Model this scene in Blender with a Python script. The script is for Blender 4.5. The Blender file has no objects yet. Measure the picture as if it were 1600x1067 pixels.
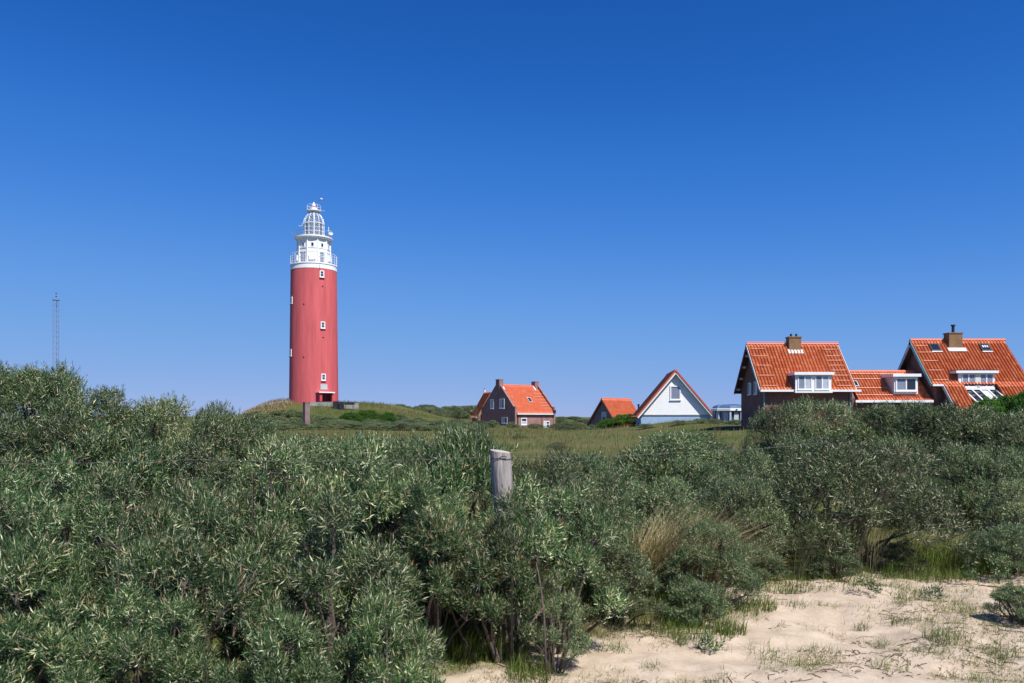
import bpy, math, random
import numpy as np
from mathutils import Vector, Matrix, noise as mnoise

R = math.radians
random.seed(7)
rng = np.random.default_rng(7)
sc = bpy.context.scene
COL = sc.collection

# ------------------------------------------------------------------ camera, sky, sun, exposure
F = 1244.0            # focal length in pixels of the 1600 px wide photograph (28 mm)
CZ = 1.7              # eye height
HY = 655.0            # row of the horizon
cam_d = bpy.data.cameras.new('camera')
cam_d.lens = 28.0; cam_d.sensor_width = 36.0
cam_d.shift_y = (HY - 533.5) / 1600.0
cam_d.clip_start = 0.1; cam_d.clip_end = 9000.0
cam = bpy.data.objects.new('camera', cam_d); COL.objects.link(cam)
cam.location = (0, 0, CZ); cam.rotation_euler = (R(90), 0, 0)
cam_d.dof.use_dof = True; cam_d.dof.focus_distance = 40.0; cam_d.dof.aperture_fstop = 7.0
sc.camera = cam

SUN_AZ, SUN_EL = 144.0, 53.0      # azimuth clockwise from +Y (the view direction)
sdir = Vector((math.sin(R(SUN_AZ)) * math.cos(R(SUN_EL)), math.cos(R(SUN_AZ)) * math.cos(R(SUN_EL)), math.sin(R(SUN_EL))))
world = bpy.data.worlds.new('World'); sc.world = world; world.use_nodes = True
wn = world.node_tree.nodes; wl = world.node_tree.links
wn.clear()
w_out = wn.new('ShaderNodeOutputWorld'); w_bg = wn.new('ShaderNodeBackground')
sky = wn.new('ShaderNodeTexSky'); sky.sky_type = 'NISHITA'; sky.sun_disc = False
sky.sun_elevation = R(SUN_EL); sky.sun_rotation = R(SUN_AZ)
sky.air_density = 1.0; sky.dust_density = 0.0; sky.ozone_density = 10.0; sky.altitude = 2000
EXPO = 0.35
# one response curve for the whole sky: a polarised, saturated blue
w_a = wn.new('ShaderNodeVectorMath'); w_a.operation = 'SCALE'; w_a.inputs[3].default_value = 0.09
w_cv = wn.new('ShaderNodeRGBCurve')
for ci, pts in enumerate(([(0, 0), (.048, .013), (.079, .045), (.148, .133), (.45, .31), (1, .50)],
                          [(0, 0), (.107, .107), (.175, .205), (.308, .335), (.617, .445), (1, .56)],
                          [(0, 0), (.26, .445), (.397, .660), (.599, .770), (.70, .775), (1, .84)])):
    cu = w_cv.mapping.curves[ci]
    cu.points[0].location = pts[0]; cu.points[1].location = pts[-1]
    for p_ in pts[1:-1]: cu.points.new(*p_)
w_cv.mapping.update()
w_b = wn.new('ShaderNodeVectorMath'); w_b.operation = 'SCALE'; w_b.inputs[3].default_value = 1 / (0.09 * 2 ** EXPO)
wl.new(sky.outputs[0], w_a.inputs[0]); wl.new(w_a.outputs[0], w_cv.inputs['Color']); wl.new(w_cv.outputs[0], w_b.inputs[0])
wl.new(w_b.outputs[0], w_bg.inputs[0]); wl.new(w_bg.outputs[0], w_out.inputs[0])
w_bg.inputs[1].default_value = 0.09

sun_d = bpy.data.lights.new('sun', 'SUN'); sun_d.energy = 5.0; sun_d.angle = R(0.53); sun_d.color = (1.0, 0.95, 0.87)
sun = bpy.data.objects.new('sun', sun_d); COL.objects.link(sun)
sun.rotation_euler = sdir.to_track_quat('Z', 'Y').to_euler(); sun.location = (30, -30, 40)

sc.view_settings.view_transform = 'Standard'; sc.view_settings.look = 'None'
sc.view_settings.gamma = 1.0; sc.view_settings.exposure = EXPO
sc.render.film_transparent = False
sc.cycles.max_bounces = 6; sc.cycles.diffuse_bounces = 2; sc.cycles.glossy_bounces = 3
sc.cycles.transmission_bounces = 4; sc.cycles.transparent_max_bounces = 6
sc.cycles.use_denoising = True

def P(x, y, Y):
    """photo pixel + distance -> world point"""
    return Vector(((x - 800) / F * Y, Y, CZ + (HY - y) / F * Y))

# ------------------------------------------------------------------ materials
def new_mat(name):
    m = bpy.data.materials.new(name); m.use_nodes = True
    nt = m.node_tree
    b = nt.nodes['Principled BSDF']
    return m, nt, b

def mat(name, col, rough=0.7, var=0.12, scale=3.0, bump=0.0, bscale=40.0, spec=0.3, metal=0.0, streak=None):
    m, nt, b = new_mat(name)
    N, L = nt.nodes, nt.links
    tc = N.new('ShaderNodeTexCoord')
    mp = N.new('ShaderNodeMapping'); L.new(tc.outputs['Object'], mp.inputs[0])
    if streak: mp.inputs['Scale'].default_value = streak
    nz = N.new('ShaderNodeTexNoise'); nz.inputs['Scale'].default_value = scale
    nz.inputs['Detail'].default_value = 6; nz.inputs['Roughness'].default_value = 0.6
    L.new(mp.outputs[0], nz.inputs['Vector'])
    rp = N.new('ShaderNodeValToRGB')
    rp.color_ramp.elements[0].position = 0.3; rp.color_ramp.elements[1].position = 0.7
    rp.color_ramp.elements[0].color = tuple(max(0, c * (1 - var)) for c in col) + (1,)
    rp.color_ramp.elements[1].color = tuple(min(1, c * (1 + var)) for c in col) + (1,)
    L.new(nz.outputs['Fac'], rp.inputs[0]); L.new(rp.outputs[0], b.inputs['Base Color'])
    b.inputs['Roughness'].default_value = rough
    b.inputs['Specular IOR Level'].default_value = spec
    b.inputs['Metallic'].default_value = metal
    if bump:
        n2 = N.new('ShaderNodeTexNoise'); n2.inputs['Scale'].default_value = bscale; n2.inputs['Detail'].default_value = 4
        L.new(mp.outputs[0], n2.inputs['Vector'])
        bp = N.new('ShaderNodeBump'); bp.inputs['Strength'].default_value = bump; bp.inputs['Distance'].default_value = 0.02
        L.new(n2.outputs['Fac'], bp.inputs['Height']); L.new(bp.outputs[0], b.inputs['Normal'])
    return m

def brick_mat(name, c1, c2, mortar):
    m, nt, b = new_mat(name)
    N, L = nt.nodes, nt.links
    tc = N.new('ShaderNodeTexCoord'); sp = N.new('ShaderNodeSeparateXYZ'); L.new(tc.outputs['Object'], sp.inputs[0])
    ad = N.new('ShaderNodeMath'); ad.operation = 'ADD'; L.new(sp.outputs[0], ad.inputs[0]); L.new(sp.outputs[1], ad.inputs[1])
    cb = N.new('ShaderNodeCombineXYZ'); L.new(ad.outputs[0], cb.inputs[0]); L.new(sp.outputs[2], cb.inputs[1])
    bt = N.new('ShaderNodeTexBrick'); bt.inputs['Scale'].default_value = 1.0
    bt.inputs['Brick Width'].default_value = 0.22; bt.inputs['Row Height'].default_value = 0.065
    bt.inputs['Mortar Size'].default_value = 0.008
    bt.inputs['Color1'].default_value = c1 + (1,); bt.inputs['Color2'].default_value = c2 + (1,); bt.inputs['Mortar'].default_value = mortar + (1,)
    L.new(cb.outputs[0], bt.inputs['Vector'])
    nz = N.new('ShaderNodeTexNoise'); nz.inputs['Scale'].default_value = 1.2; nz.inputs['Detail'].default_value = 5
    L.new(tc.outputs['Object'], nz.inputs['Vector'])
    mr = N.new('ShaderNodeMapRange'); mr.inputs['From Min'].default_value = 0.3; mr.inputs['From Max'].default_value = 0.7
    mr.inputs['To Min'].default_value = 0.78; mr.inputs['To Max'].default_value = 1.15
    L.new(nz.outputs['Fac'], mr.inputs[0])
    mx = N.new('ShaderNodeMix'); mx.data_type = 'RGBA'; mx.blend_type = 'MULTIPLY'; mx.inputs[0].default_value = 1.0
    L.new(bt.outputs['Color'], mx.inputs[6]); L.new(mr.outputs[0], mx.inputs[7])
    L.new(mx.outputs[2], b.inputs['Base Color'])
    b.inputs['Roughness'].default_value = 0.85
    bp = N.new('ShaderNodeBump'); bp.inputs['Strength'].default_value = 0.5; bp.inputs['Distance'].default_value = 0.006; bp.invert = True
    L.new(bt.outputs['Fac'], bp.inputs['Height']); L.new(bp.outputs[0], b.inputs['Normal'])
    return m

def leaf_mat(name, gain=(1, 1, 1), transl=0.18, rough=0.36, spec=0.55, vary=0.28):
    """leaf colour comes from a per-leaf attribute, shifted a little per plant"""
    m, nt, b = new_mat(name)
    N, L = nt.nodes, nt.links
    at = N.new('ShaderNodeAttribute'); at.attribute_name = 'tint'
    oi = N.new('ShaderNodeObjectInfo')
    mr = N.new('ShaderNodeMapRange'); mr.inputs['To Min'].default_value = 1 - vary; mr.inputs['To Max'].default_value = 1 + vary
    hr = N.new('ShaderNodeMapRange'); hr.inputs['To Min'].default_value = .485; hr.inputs['To Max'].default_value = .512
    ml = N.new('ShaderNodeMath'); ml.operation = 'MULTIPLY'; ml.inputs[1].default_value = 7.31; L.new(oi.outputs['Random'], ml.inputs[0])
    fr = N.new('ShaderNodeMath'); fr.operation = 'FRACT'; L.new(ml.outputs[0], fr.inputs[0]); L.new(fr.outputs[0], hr.inputs[0])
    L.new(oi.outputs['Random'], mr.inputs[0])
    g = N.new('ShaderNodeMix'); g.data_type = 'RGBA'; g.blend_type = 'MULTIPLY'; g.inputs[0].default_value = 1.0
    g.inputs[7].default_value = tuple(gain) + (1,)
    L.new(at.outputs['Color'], g.inputs[6])
    hs = N.new('ShaderNodeHueSaturation'); L.new(g.outputs[2], hs.inputs['Color']); L.new(mr.outputs[0], hs.inputs['Value']); L.new(hr.outputs[0], hs.inputs['Hue'])
    L.new(hs.outputs[0], b.inputs['Base Color'])
    b.inputs['Roughness'].default_value = rough; b.inputs['Specular IOR Level'].default_value = spec
    tr = N.new('ShaderNodeBsdfTranslucent')
    h2 = N.new('ShaderNodeHueSaturation'); h2.inputs['Saturation'].default_value = 1.3; h2.inputs['Value'].default_value = 1.1; h2.inputs['Hue'].default_value = 0.485
    L.new(hs.outputs[0], h2.inputs['Color']); L.new(h2.outputs[0], tr.inputs['Color'])
    ms = N.new('ShaderNodeMixShader'); ms.inputs[0].default_value = transl
    L.new(b.outputs[0], ms.inputs[1]); L.new(tr.outputs[0], ms.inputs[2])
    L.new(ms.outputs[0], N['Material Output'].inputs['Surface'])
    return m

def tile_mat(name, c1, c2, c3):
    """glazed clay pantiles, each a little different"""
    m, nt, b = new_mat(name)
    N, L = nt.nodes, nt.links
    at = N.new('ShaderNodeAttribute'); at.attribute_name = 'tint'
    tc = N.new('ShaderNodeTexCoord')
    nz = N.new('ShaderNodeTexNoise'); nz.inputs['Scale'].default_value = 0.9; nz.inputs['Detail'].default_value = 6
    L.new(tc.outputs['Object'], nz.inputs['Vector'])
    rp = N.new('ShaderNodeValToRGB')
    rp.color_ramp.elements[0].position = 0.25; rp.color_ramp.elements[0].color = c1 + (1,)
    rp.color_ramp.elements[1].position = 0.75; rp.color_ramp.elements[1].color = c3 + (1,)
    e = rp.color_ramp.elements.new(0.5); e.color = c2 + (1,)
    ad = N.new('ShaderNodeMath'); ad.operation = 'MULTIPLY_ADD'; ad.inputs[1].default_value = 0.5; ad.inputs[2].default_value = -0.0
    L.new(at.outputs['Fac'], ad.inputs[0])
    a2 = N.new('ShaderNodeMath'); a2.operation = 'MULTIPLY_ADD'; a2.inputs[1].default_value = 0.5
    L.new(nz.outputs['Fac'], a2.inputs[0]); L.new(ad.outputs[0], a2.inputs[2])
    L.new(a2.outputs[0], rp.inputs[0]); L.new(rp.outputs[0], b.inputs['Base Color'])
    b.inputs['Roughness'].default_value = 0.5; b.inputs['Specular IOR Level'].default_value = 0.35
    return m

def glass_mat(name, col=(0.05, 0.08, 0.11), rough=0.08):
    m, nt, b = new_mat(name)
    b.inputs['Base Color'].default_value = col + (1,)
    b.inputs['Roughness'].default_value = rough; b.inputs['Specular IOR Level'].default_value = 0.8
    return m

M = {}
M['white'] = mat('white_paint', (0.78, 0.79, 0.80), 0.5, 0.05, 2.0)
M['white_board'] = mat('white_boards', (0.88, 0.88, 0.88), 0.55, 0.04, 1.5)
M['paleblue'] = mat('pale_blue_render', (0.30, 0.42, 0.60), 0.8, 0.08, 1.2, bump=0.1)
M['blue_paint'] = mat('blue_paint', (0.16, 0.25, 0.38), 0.5, 0.1, 2)
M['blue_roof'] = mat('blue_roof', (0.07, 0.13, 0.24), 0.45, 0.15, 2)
M['teal'] = mat('teal_paint', (0.16, 0.34, 0.36), 0.5, 0.1, 2)
M['red'] = mat('red_render', (0.55, 0.108, 0.115), 0.72, 0.20, 1.1, bump=0.2, bscale=9, spec=0.25, streak=(1, 1, 0.10))
M['redpaint'] = mat('red_paint', (0.48, 0.06, 0.06), 0.6, 0.08, 2)
M['darkred'] = mat('dark_red', (0.20, 0.02, 0.025), 0.6, 0.1, 2)
M['concrete'] = mat('concrete', (0.30, 0.295, 0.28), 0.9, 0.18, 1.6, bump=0.2)
M['dark'] = mat('dark_metal', (0.025, 0.027, 0.035), 0.5, 0.2, 3)
M['hole'] = mat('dark_opening', (0.03, 0.012, 0.012), 0.9, 0.1, 3)
M['steel'] = mat('galvanised_steel', (0.32, 0.33, 0.36), 0.45, 0.12, 3, metal=0.6)
M['lead'] = mat('lead_flashing', (0.55, 0.56, 0.58), 0.6, 0.2, 4)
M['plaque'] = mat('stone_plaque', (0.42, 0.43, 0.44), 0.8, 0.22, 6)
M['brick_red'] = brick_mat('dark_red_brick', (0.19, 0.066, 0.048), (0.235, 0.086, 0.064), (0.20, 0.14, 0.115))
M['brick_brown'] = brick_mat('brown_brick', (0.25, 0.118, 0.105), (0.30, 0.145, 0.13), (0.30, 0.22, 0.20))
M['brick_mauve'] = brick_mat('mauve_brick', (0.21, 0.13, 0.125), (0.25, 0.155, 0.15), (0.23, 0.18, 0.17))
M['brick_ochre'] = brick_mat('ochre_brick', (0.22, 0.115, 0.045), (0.28, 0.15, 0.06), (0.2, 0.15, 0.1))
M['tile'] = tile_mat('orange_pantiles', (0.52, 0.100, 0.032), (0.60, 0.145, 0.052), (0.66, 0.20, 0.085))
M['tile_far'] = tile_mat('orange_plain_tiles', (0.60, 0.125, 0.055), (0.66, 0.15, 0.068), (0.68, 0.18, 0.09))
M['deck'] = mat('dark_roof_boards', (0.10, 0.055, 0.04), 0.8, 0.2, 3)
M['tile_glint'] = mat('painted_tile_glint', (0.66, 0.36, 0.26), 0.5, 0.25, 8)  # pale colour stands in for sun reflected by the glazed tile edges
M['glass'] = glass_mat('window_glass')
M['glass_dark'] = glass_mat('dark_window_glass', (0.015, 0.02, 0.03))
M['blind'] = mat('grey_blind', (0.20, 0.24, 0.32), 0.5, 0.1, 3)
M['curtain'] = mat('light_curtain', (0.42, 0.47, 0.55), 0.5, 0.12, 4)
M['tan'] = mat('tan_panel', (0.62, 0.60, 0.56), 0.6, 0.06, 2)
M['wood_post'] = mat('weathered_post', (0.30, 0.275, 0.265), 0.9, 0.38, 26.0, bump=1.0, bscale=45, spec=0.1, streak=(1, 1, 0.09))
M['wood_top'] = mat('sawn_end_grain', (0.46, 0.41, 0.37), 0.9, 0.3, 30.0, bump=0.5, bscale=70, spec=0.1)
M['bark'] = mat('grey_bark', (0.115, 0.092, 0.078), 0.9, 0.35, 14, bump=0.4, bscale=60, spec=0.1)
M['deadwood'] = mat('brown_deadwood', (0.15, 0.105, 0.08), 0.9, 0.35, 14, bump=0.5, bscale=60, spec=0.1)
M['wire'] = mat('rusty_wire', (0.13, 0.12, 0.12), 0.7, 0.3, 20, metal=0.2)
M['leaf'] = leaf_mat('sea_buckthorn_leaf')
M['leaf_green'] = leaf_mat('bright_green_leaf', (1, 1, 1), 0.3, 0.5, 0.35)
M['grass'] = leaf_mat('grass_blade', (1, 1, 1), 0.3, 0.6, 0.25, vary=0.12)
M['litter'] = mat('dry_litter', (0.085, 0.062, 0.045), 0.95, 0.5, 30, spec=0.1)

# ------------------------------------------------------------------ mesh helpers
class MB:
    def __init__(s): s.v = []; s.f = []
    def quad(s, a, b, c, d):
        n = len(s.v); s.v += [tuple(a), tuple(b), tuple(c), tuple(d)]; s.f.append((n, n + 1, n + 2, n + 3)); return s
    def box(s, x0, x1, y0, y1, z0, z1):
        n = len(s.v)
        s.v += [(x, y, z) for z in (z0, z1) for (x, y) in ((x0, y0), (x1, y0), (x1, y1), (x0, y1))]
        s.f += [tuple(n + i for i in q) for q in ((3, 2, 1, 0), (4, 5, 6, 7), (0, 1, 5, 4), (1, 2, 6, 5), (2, 3, 7, 6), (3, 0, 4, 7))]
        return s
    def obox(s, c, a, b, d):
        """box with centre c and half axes a, b, d"""
        c, a, b, d = Vector(c), Vector(a), Vector(b), Vector(d)
        if a.cross(b).dot(d) < 0: a = -a
        n = len(s.v)
        for k in (-1, 1):
            for (i, j) in ((-1, -1), (1, -1), (1, 1), (-1, 1)):
                s.v.append(tuple(c + a * i + b * j + d * k))
        s.f += [tuple(n + i for i in q) for q in ((3, 2, 1, 0), (4, 5, 6, 7), (0, 1, 5, 4), (1, 2, 6, 5), (2, 3, 7, 6), (3, 0, 4, 7))]
        return s
    def prism(s, pts, d):
        """polygon pts (3-D) extruded by vector d"""
        d = Vector(d); n = len(s.v); k = len(pts)
        s.v += [tuple(p) for p in pts] + [tuple(Vector(p) + d) for p in pts]
        s.f.append(tuple(range(n + k - 1, n - 1, -1))); s.f.append(tuple(range(n + k, n + 2 * k)))
        for i in range(k):
            j = (i + 1) % k; s.f.append((n + i, n + j, n + k + j, n + k + i))
        return s
    def tube(s, pts, r, seg=6, r1=None, cap=True):
        pts = [Vector(p) for p in pts]; k = len(pts); n = len(s.v)
        rr = r if isinstance(r, (list, tuple)) else [r + ((r1 if r1 is not None else r) - r) * i / max(1, k - 1) for i in range(k)]
        for i, p in enumerate(pts):
            t = (pts[min(i + 1, k - 1)] - pts[max(i - 1, 0)])
            if t.length < 1e-9: t = Vector((0, 0, 1))
            t.normalize()
            a = t.cross(Vector((0, 0, 1)) if abs(t.z) < 0.9 else Vector((1, 0, 0))).normalized(); b = t.cross(a)
            for j in range(seg):
                an = 2 * math.pi * j / seg
                s.v.append(tuple(p + (a * math.cos(an) + b * math.sin(an)) * rr[i]))
        for i in range(k - 1):
            for j in range(seg):
                j2 = (j + 1) % seg
                s.f.append((n + i * seg + j, n + i * seg + j2, n + (i + 1) * seg + j2, n + (i + 1) * seg + j))
        if cap:
            s.f.append(tuple(n + j for j in range(seg - 1, -1, -1))); s.f.append(tuple(n + (k - 1) * seg + j for j in range(seg)))
        return s
    def lathe(s, prof, seg=48, a0=0.0, cap=False, c=(0, 0)):
        n = len(s.v); k = len(prof)
        for (r, z) in prof:
            for j in range(seg):
                an = a0 + 2 * math.pi * j / seg
                s.v.append((c[0] + r * math.cos(an), c[1] + r * math.sin(an), z))
        for i in range(k - 1):
            for j in range(seg):
                j2 = (j + 1) % seg
                s.f.append((n + i * seg + j, n + i * seg + j2, n + (i + 1) * seg + j2, n + (i + 1) * seg + j))
        if cap:
            s.f.append(tuple(n + j for j in range(seg - 1, -1, -1))); s.f.append(tuple(n + (k - 1) * seg + j for j in range(seg)))
        return s
    def ring(s, R0, z, r, seg=40, tseg=5):
        pts = [(R0 * math.cos(2 * math.pi * i / seg), R0 * math.sin(2 * math.pi * i / seg), z) for i in range(seg + 1)]
        return s.tube(pts, r, tseg, cap=False)
    def build(s, name, material, parent=None, smooth=False):
        me = bpy.data.meshes.new(name); me.from_pydata(s.v, [], s.f); me.update()
        if smooth: me.polygons.foreach_set('use_smooth', [True] * len(me.polygons))
        return link(name, me, material, parent)

def link(name, me, material, parent=None):
    if material is not None and not me.materials: me.materials.append(material)
    o = bpy.data.objects.new(name, me); COL.objects.link(o)
    if parent is not None: o.parent = parent
    return o

def np_mesh(name, verts, tris, tint=None, smooth=False):
    me = bpy.data.meshes.new(name)
    verts = np.ascontiguousarray(verts, dtype=np.float32); tris = np.ascontiguousarray(tris, dtype=np.int32)
    me.vertices.add(len(verts)); me.vertices.foreach_set('co', verts.ravel())
    k = tris.shape[1]
    me.loops.add(tris.size); me.loops.foreach_set('vertex_index', tris.ravel())
    me.polygons.add(len(tris))
    me.polygons.foreach_set('loop_start', np.arange(0, tris.size, k, dtype=np.int32))
    me.polygons.foreach_set('loop_total', np.full(len(tris), k, dtype=np.int32))
    if smooth: me.polygons.foreach_set('use_smooth', np.ones(len(tris), dtype=bool))
    if tint is not None:
        at = me.attributes.new('tint', 'FLOAT_COLOR', 'POINT')
        c = np.ones((len(verts), 4), dtype=np.float32); c[:, :3] = tint
        at.data.foreach_set('color', c.ravel())
    me.update(calc_edges=True)
    return me

def tag(o, label=None, cat=None, group=None, kind=None):
    if label: o['label'] = label
    if cat: o['category'] = cat
    if group: o['group'] = group
    if kind: o['kind'] = kind
    return o

def empty(name, loc, rz=0.0, label=None, cat=None, group=None):
    o = bpy.data.objects.new(name, None); COL.objects.link(o)
    o.location = loc; o.rotation_euler = (0, 0, rz); o.empty_display_size = 0.2
    return tag(o, label, cat, group)

# ------------------------------------------------------------------ terrain
def sstep(a, b, x):
    t = np.clip((x - a) / (b - a), 0, 1); return t * t * (3 - 2 * t)

def vnoise(x, y, s, seed=0):
    """cheap smooth value noise, vectorised"""
    x = np.asarray(x, float) / s + 17.3 * seed; y = np.asarray(y, float) / s - 9.1 * seed
    xi, yi = np.floor(x), np.floor(y); fx, fy = x - xi, y - yi
    fx = fx * fx * (3 - 2 * fx); fy = fy * fy * (3 - 2 * fy)
    def h(i, j):
        v = np.sin(i * 127.1 + j * 311.7 + seed * 74.7) * 43758.5453
        return v - np.floor(v)
    return (h(xi, yi) * (1 - fx) + h(xi + 1, yi) * fx) * (1 - fy) + (h(xi, yi + 1) * (1 - fx) + h(xi + 1, yi + 1) * fx) * fy - 0.5

SAND_X = np.array([-50, -0.75, -0.55, 0.1, 0.5, 1.1, 1.8, 2.5, 3.6, 5.2, 9.0, 60])
SAND_Y = np.array([2.0, 2.0, 5.6, 6.0, 6.5, 7.0, 7.7, 8.5, 8.9, 8.8, 8.8, 8.8])
def sandness(x, y):
    yb = np.interp(x, SAND_X, SAND_Y)
    return sstep(-0.25, 0.40, yb - y + 0.9 * vnoise(x, y, 0.55, 3) + 0.5 * vnoise(x, y, 0.17, 4))

XL, YL = P(490.5, 627, 140).x, 140.0
ZL = P(490.5, 627, 140).z
def ground(x, y):
    x = np.asarray(x, float); y = np.asarray(y, float)
    z = np.zeros(np.broadcast(x, y).shape)
    # left bank
    z = z + 0.85 * np.exp(-(((x + 7.6) / 3.8) ** 2 + ((y - 10.5) / 4.0) ** 2))
    z = z + 0.45 * np.exp(-(((x - 10) / 6.0) ** 2 + ((y - 15) / 3.5) ** 2))
    # village ground and a grass bank before the right house
    z = z + 0.9 * sstep(10, 20, x) * sstep(35, 55, y) * (1 - sstep(95, 130, y))
    z = z + 0.65 * np.exp(-(((x - 18) / 12) ** 2 + ((y - 92) / 14) ** 2))
    z = z + 1.55 * np.exp(-(((x - 29.5) / 4.2) ** 2 + ((y - 42) / 5.0) ** 2))
    # lighthouse hill
    ax = np.where(x < XL, 13.5, 21.0)
    d = np.sqrt(((x - XL) / ax) ** 2 + ((y - YL - 6) / np.where(y < YL + 6, 16.5, 22.0)) ** 2)
    z = z + (ZL + 0.05) / (1 + d ** 4.2)
    z = z + 0.6 * np.exp(-(((x - XL + 6.5) / 4.0) ** 2 + ((y - YL + 3) / 5.0) ** 2))
    # dune ridge behind
    z = z + 3.3 * np.exp(-((y - 196) / 22) ** 2) * (0.25 + 0.75 * (1 - sstep(-2, 26, x))) * sstep(-130, -60, x)
    z = z + 2.8 * sstep(260, 480, y) + 6.0 * sstep(600, 2600, y) * 0
    far = sstep(18, 60, y)
    z = z + far * (0.5 * vnoise(x, y, 23, 1) + 0.22 * vnoise(x, y, 7, 2)) * (1 - sstep(0.0, 0.4, 0.8 - d) )
    z = z + sstep(300, 500, y) * 2.4 * vnoise(x, y, 120, 6)
    near = 1 - sstep(14, 25, y)
    z = z + near * (0.10 * vnoise(x, y, 1.3, 7) + 0.060 * vnoise(x, y, 0.42, 8) + 0.034 * vnoise(x, y, 0.17, 9) + 0.014 * vnoise(x, y, 0.08, 5))
    return z
def gz(x, y): return float(ground(np.array([x]), np.array([y]))[0])

def axis_lines(fine0, fine1, step, lo, hi, grow=1.09):
    a = list(np.arange(fine0, fine1, step)); st = step
    while a[-1] < hi: st *= grow; a.append(a[-1] + st)
    b = []; x = fine0; st = step
    while x > lo: st *= grow; x -= st; b.append(x)
    return np.array(b[::-1] + a)
gx = axis_lines(-1.2, 6.6, 0.042, -2600, 2600, 1.075)
gy = axis_lines(4.6, 9.6, 0.042, -40, 5200, 1.05)
GX, GY = np.meshgrid(gx, gy)
GZ = ground(GX, GY)
gv = np.stack([GX.ravel(), GY.ravel(), GZ.ravel()], 1)
nx, ny = len(gx), len(gy)
idx = np.arange(nx * ny).reshape(ny, nx)
gq = np.stack([idx[:-1, :-1].ravel(), idx[:-1, 1:].ravel(), idx[1:, 1:].ravel(), idx[1:, :-1].ravel()], 1)
sandv = sandness(GX.ravel(), GY.ravel())
hd = np.sqrt(((GX - XL - 6) / 34) ** 2 + ((GY - 122) / 13) ** 2).ravel()
greenv = np.clip(1.25 - hd, 0, 1) * np.clip(1.0 + .9 * vnoise(GX, GY, 6, 14).ravel(), 0, 1)
greenv = np.maximum(greenv, .75 * (sstep(165, 180, GY) * (1 - sstep(230, 260, GY))).ravel())
greenv = np.maximum(greenv, (np.exp(-(((GX - 29.5) / 7) ** 2 + ((GY - 42) / 8) ** 2)) > .35).ravel() * .9)
gcol = np.stack([sandv, greenv, np.zeros_like(sandv)], 1)
gme = np_mesh('ground', gv, gq, gcol, smooth=True)

def ground_mat():
    m, nt, b = new_mat('dune_ground')
    N, L = nt.nodes, nt.links
    tc = N.new('ShaderNodeTexCoord')
    def nz(scale, det=6, rough=0.6):
        n = N.new('ShaderNodeTexNoise'); n.inputs['Scale'].default_value = scale; n.inputs['Detail'].default_value = det
        n.inputs['Roughness'].default_value = rough; L.new(tc.outputs['Object'], n.inputs['Vector']); return n
    def ramp(src, els):
        r = N.new('ShaderNodeValToRGB'); r.color_ramp.elements[0].position = els[0][0]; r.color_ramp.elements[0].color = els[0][1] + (1,)
        r.color_ramp.elements[1].position = els[-1][0]; r.color_ramp.elements[1].color = els[-1][1] + (1,)
        for p, c in els[1:-1]:
            e = r.color_ramp.elements.new(p); e.color = c + (1,)
        L.new(src, r.inputs[0]); return r
    sand = ramp(nz(5.0, 8, 0.7).outputs['Fac'], [(0.3, (0.42, 0.325, 0.232)), (0.55, (0.54, 0.438, 0.33)), (0.75, (0.60, 0.50, 0.385))])
    speck = ramp(nz(70, 3, 0.7).outputs['Fac'], [(0.60, (1, 1, 1)), (0.72, (0.55, 0.46, 0.38))])
    sm = N.new('ShaderNodeMix'); sm.data_type = 'RGBA'; sm.blend_type = 'MULTIPLY'; sm.inputs[0].default_value = 0.8
    L.new(sand.outputs[0], sm.inputs[6]); L.new(speck.outputs[0], sm.inputs[7])
    turf = ramp(nz(0.11, 7, 0.65).outputs['Fac'], [(0.32, (0.060, 0.088, 0.022)), (0.46, (0.092, 0.108, 0.034)), (0.58, (0.128, 0.118, 0.046)), (0.72, (0.076, 0.110, 0.03))])
    t2 = ramp(nz(2.5, 6, 0.7).outputs['Fac'], [(0.3, (0.6, 0.6, 0.6)), (0.7, (1.25, 1.2, 1.1))])
    tm = N.new('ShaderNodeMix'); tm.data_type = 'RGBA'; tm.blend_type = 'MULTIPLY'; tm.inputs[0].default_value = 1
    L.new(turf.outputs[0], tm.inputs[6]); L.new(t2.outputs[0], tm.inputs[7])
    at = N.new('ShaderNodeAttribute'); at.attribute_name = 'tint'
    sp = N.new('ShaderNodeSeparateColor'); L.new(at.outputs['Color'], sp.inputs[0])
    gr = ramp(nz(0.5, 6, 0.7).outputs['Fac'], [(0.3, (0.040, 0.058, 0.018)), (0.5, (0.062, 0.085, 0.026)), (0.7, (0.095, 0.105, 0.036))])
    mg = N.new('ShaderNodeMix'); mg.data_type = 'RGBA'
    L.new(sp.outputs[1], mg.inputs[0]); L.new(tm.outputs[2], mg.inputs[6]); L.new(gr.outputs[0], mg.inputs[7])
    mx = N.new('ShaderNodeMix'); mx.data_type = 'RGBA'
    L.new(sp.outputs[0], mx.inputs[0]); L.new(mg.outputs[2], mx.inputs[6]); L.new(sm.outputs[2], mx.inputs[7])
    L.new(mx.outputs[2], b.inputs['Base Color'])
    b.inputs['Roughness'].default_value = 0.95; b.inputs['Specular IOR Level'].default_value = 0.12
    bp = N.new('ShaderNodeBump'); bp.inputs['Strength'].default_value = 0.5; bp.inputs['Distance'].default_value = 0.02
    L.new(nz(38, 6, 0.7).outputs['Fac'], bp.inputs['Height']); L.new(bp.outputs[0], b.inputs['Normal'])
    return m
g_o = link('ground', gme, ground_mat())
tag(g_o, 'sandy dune ground with rough brown green turf behind the shrubs', None, None, 'structure')

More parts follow.
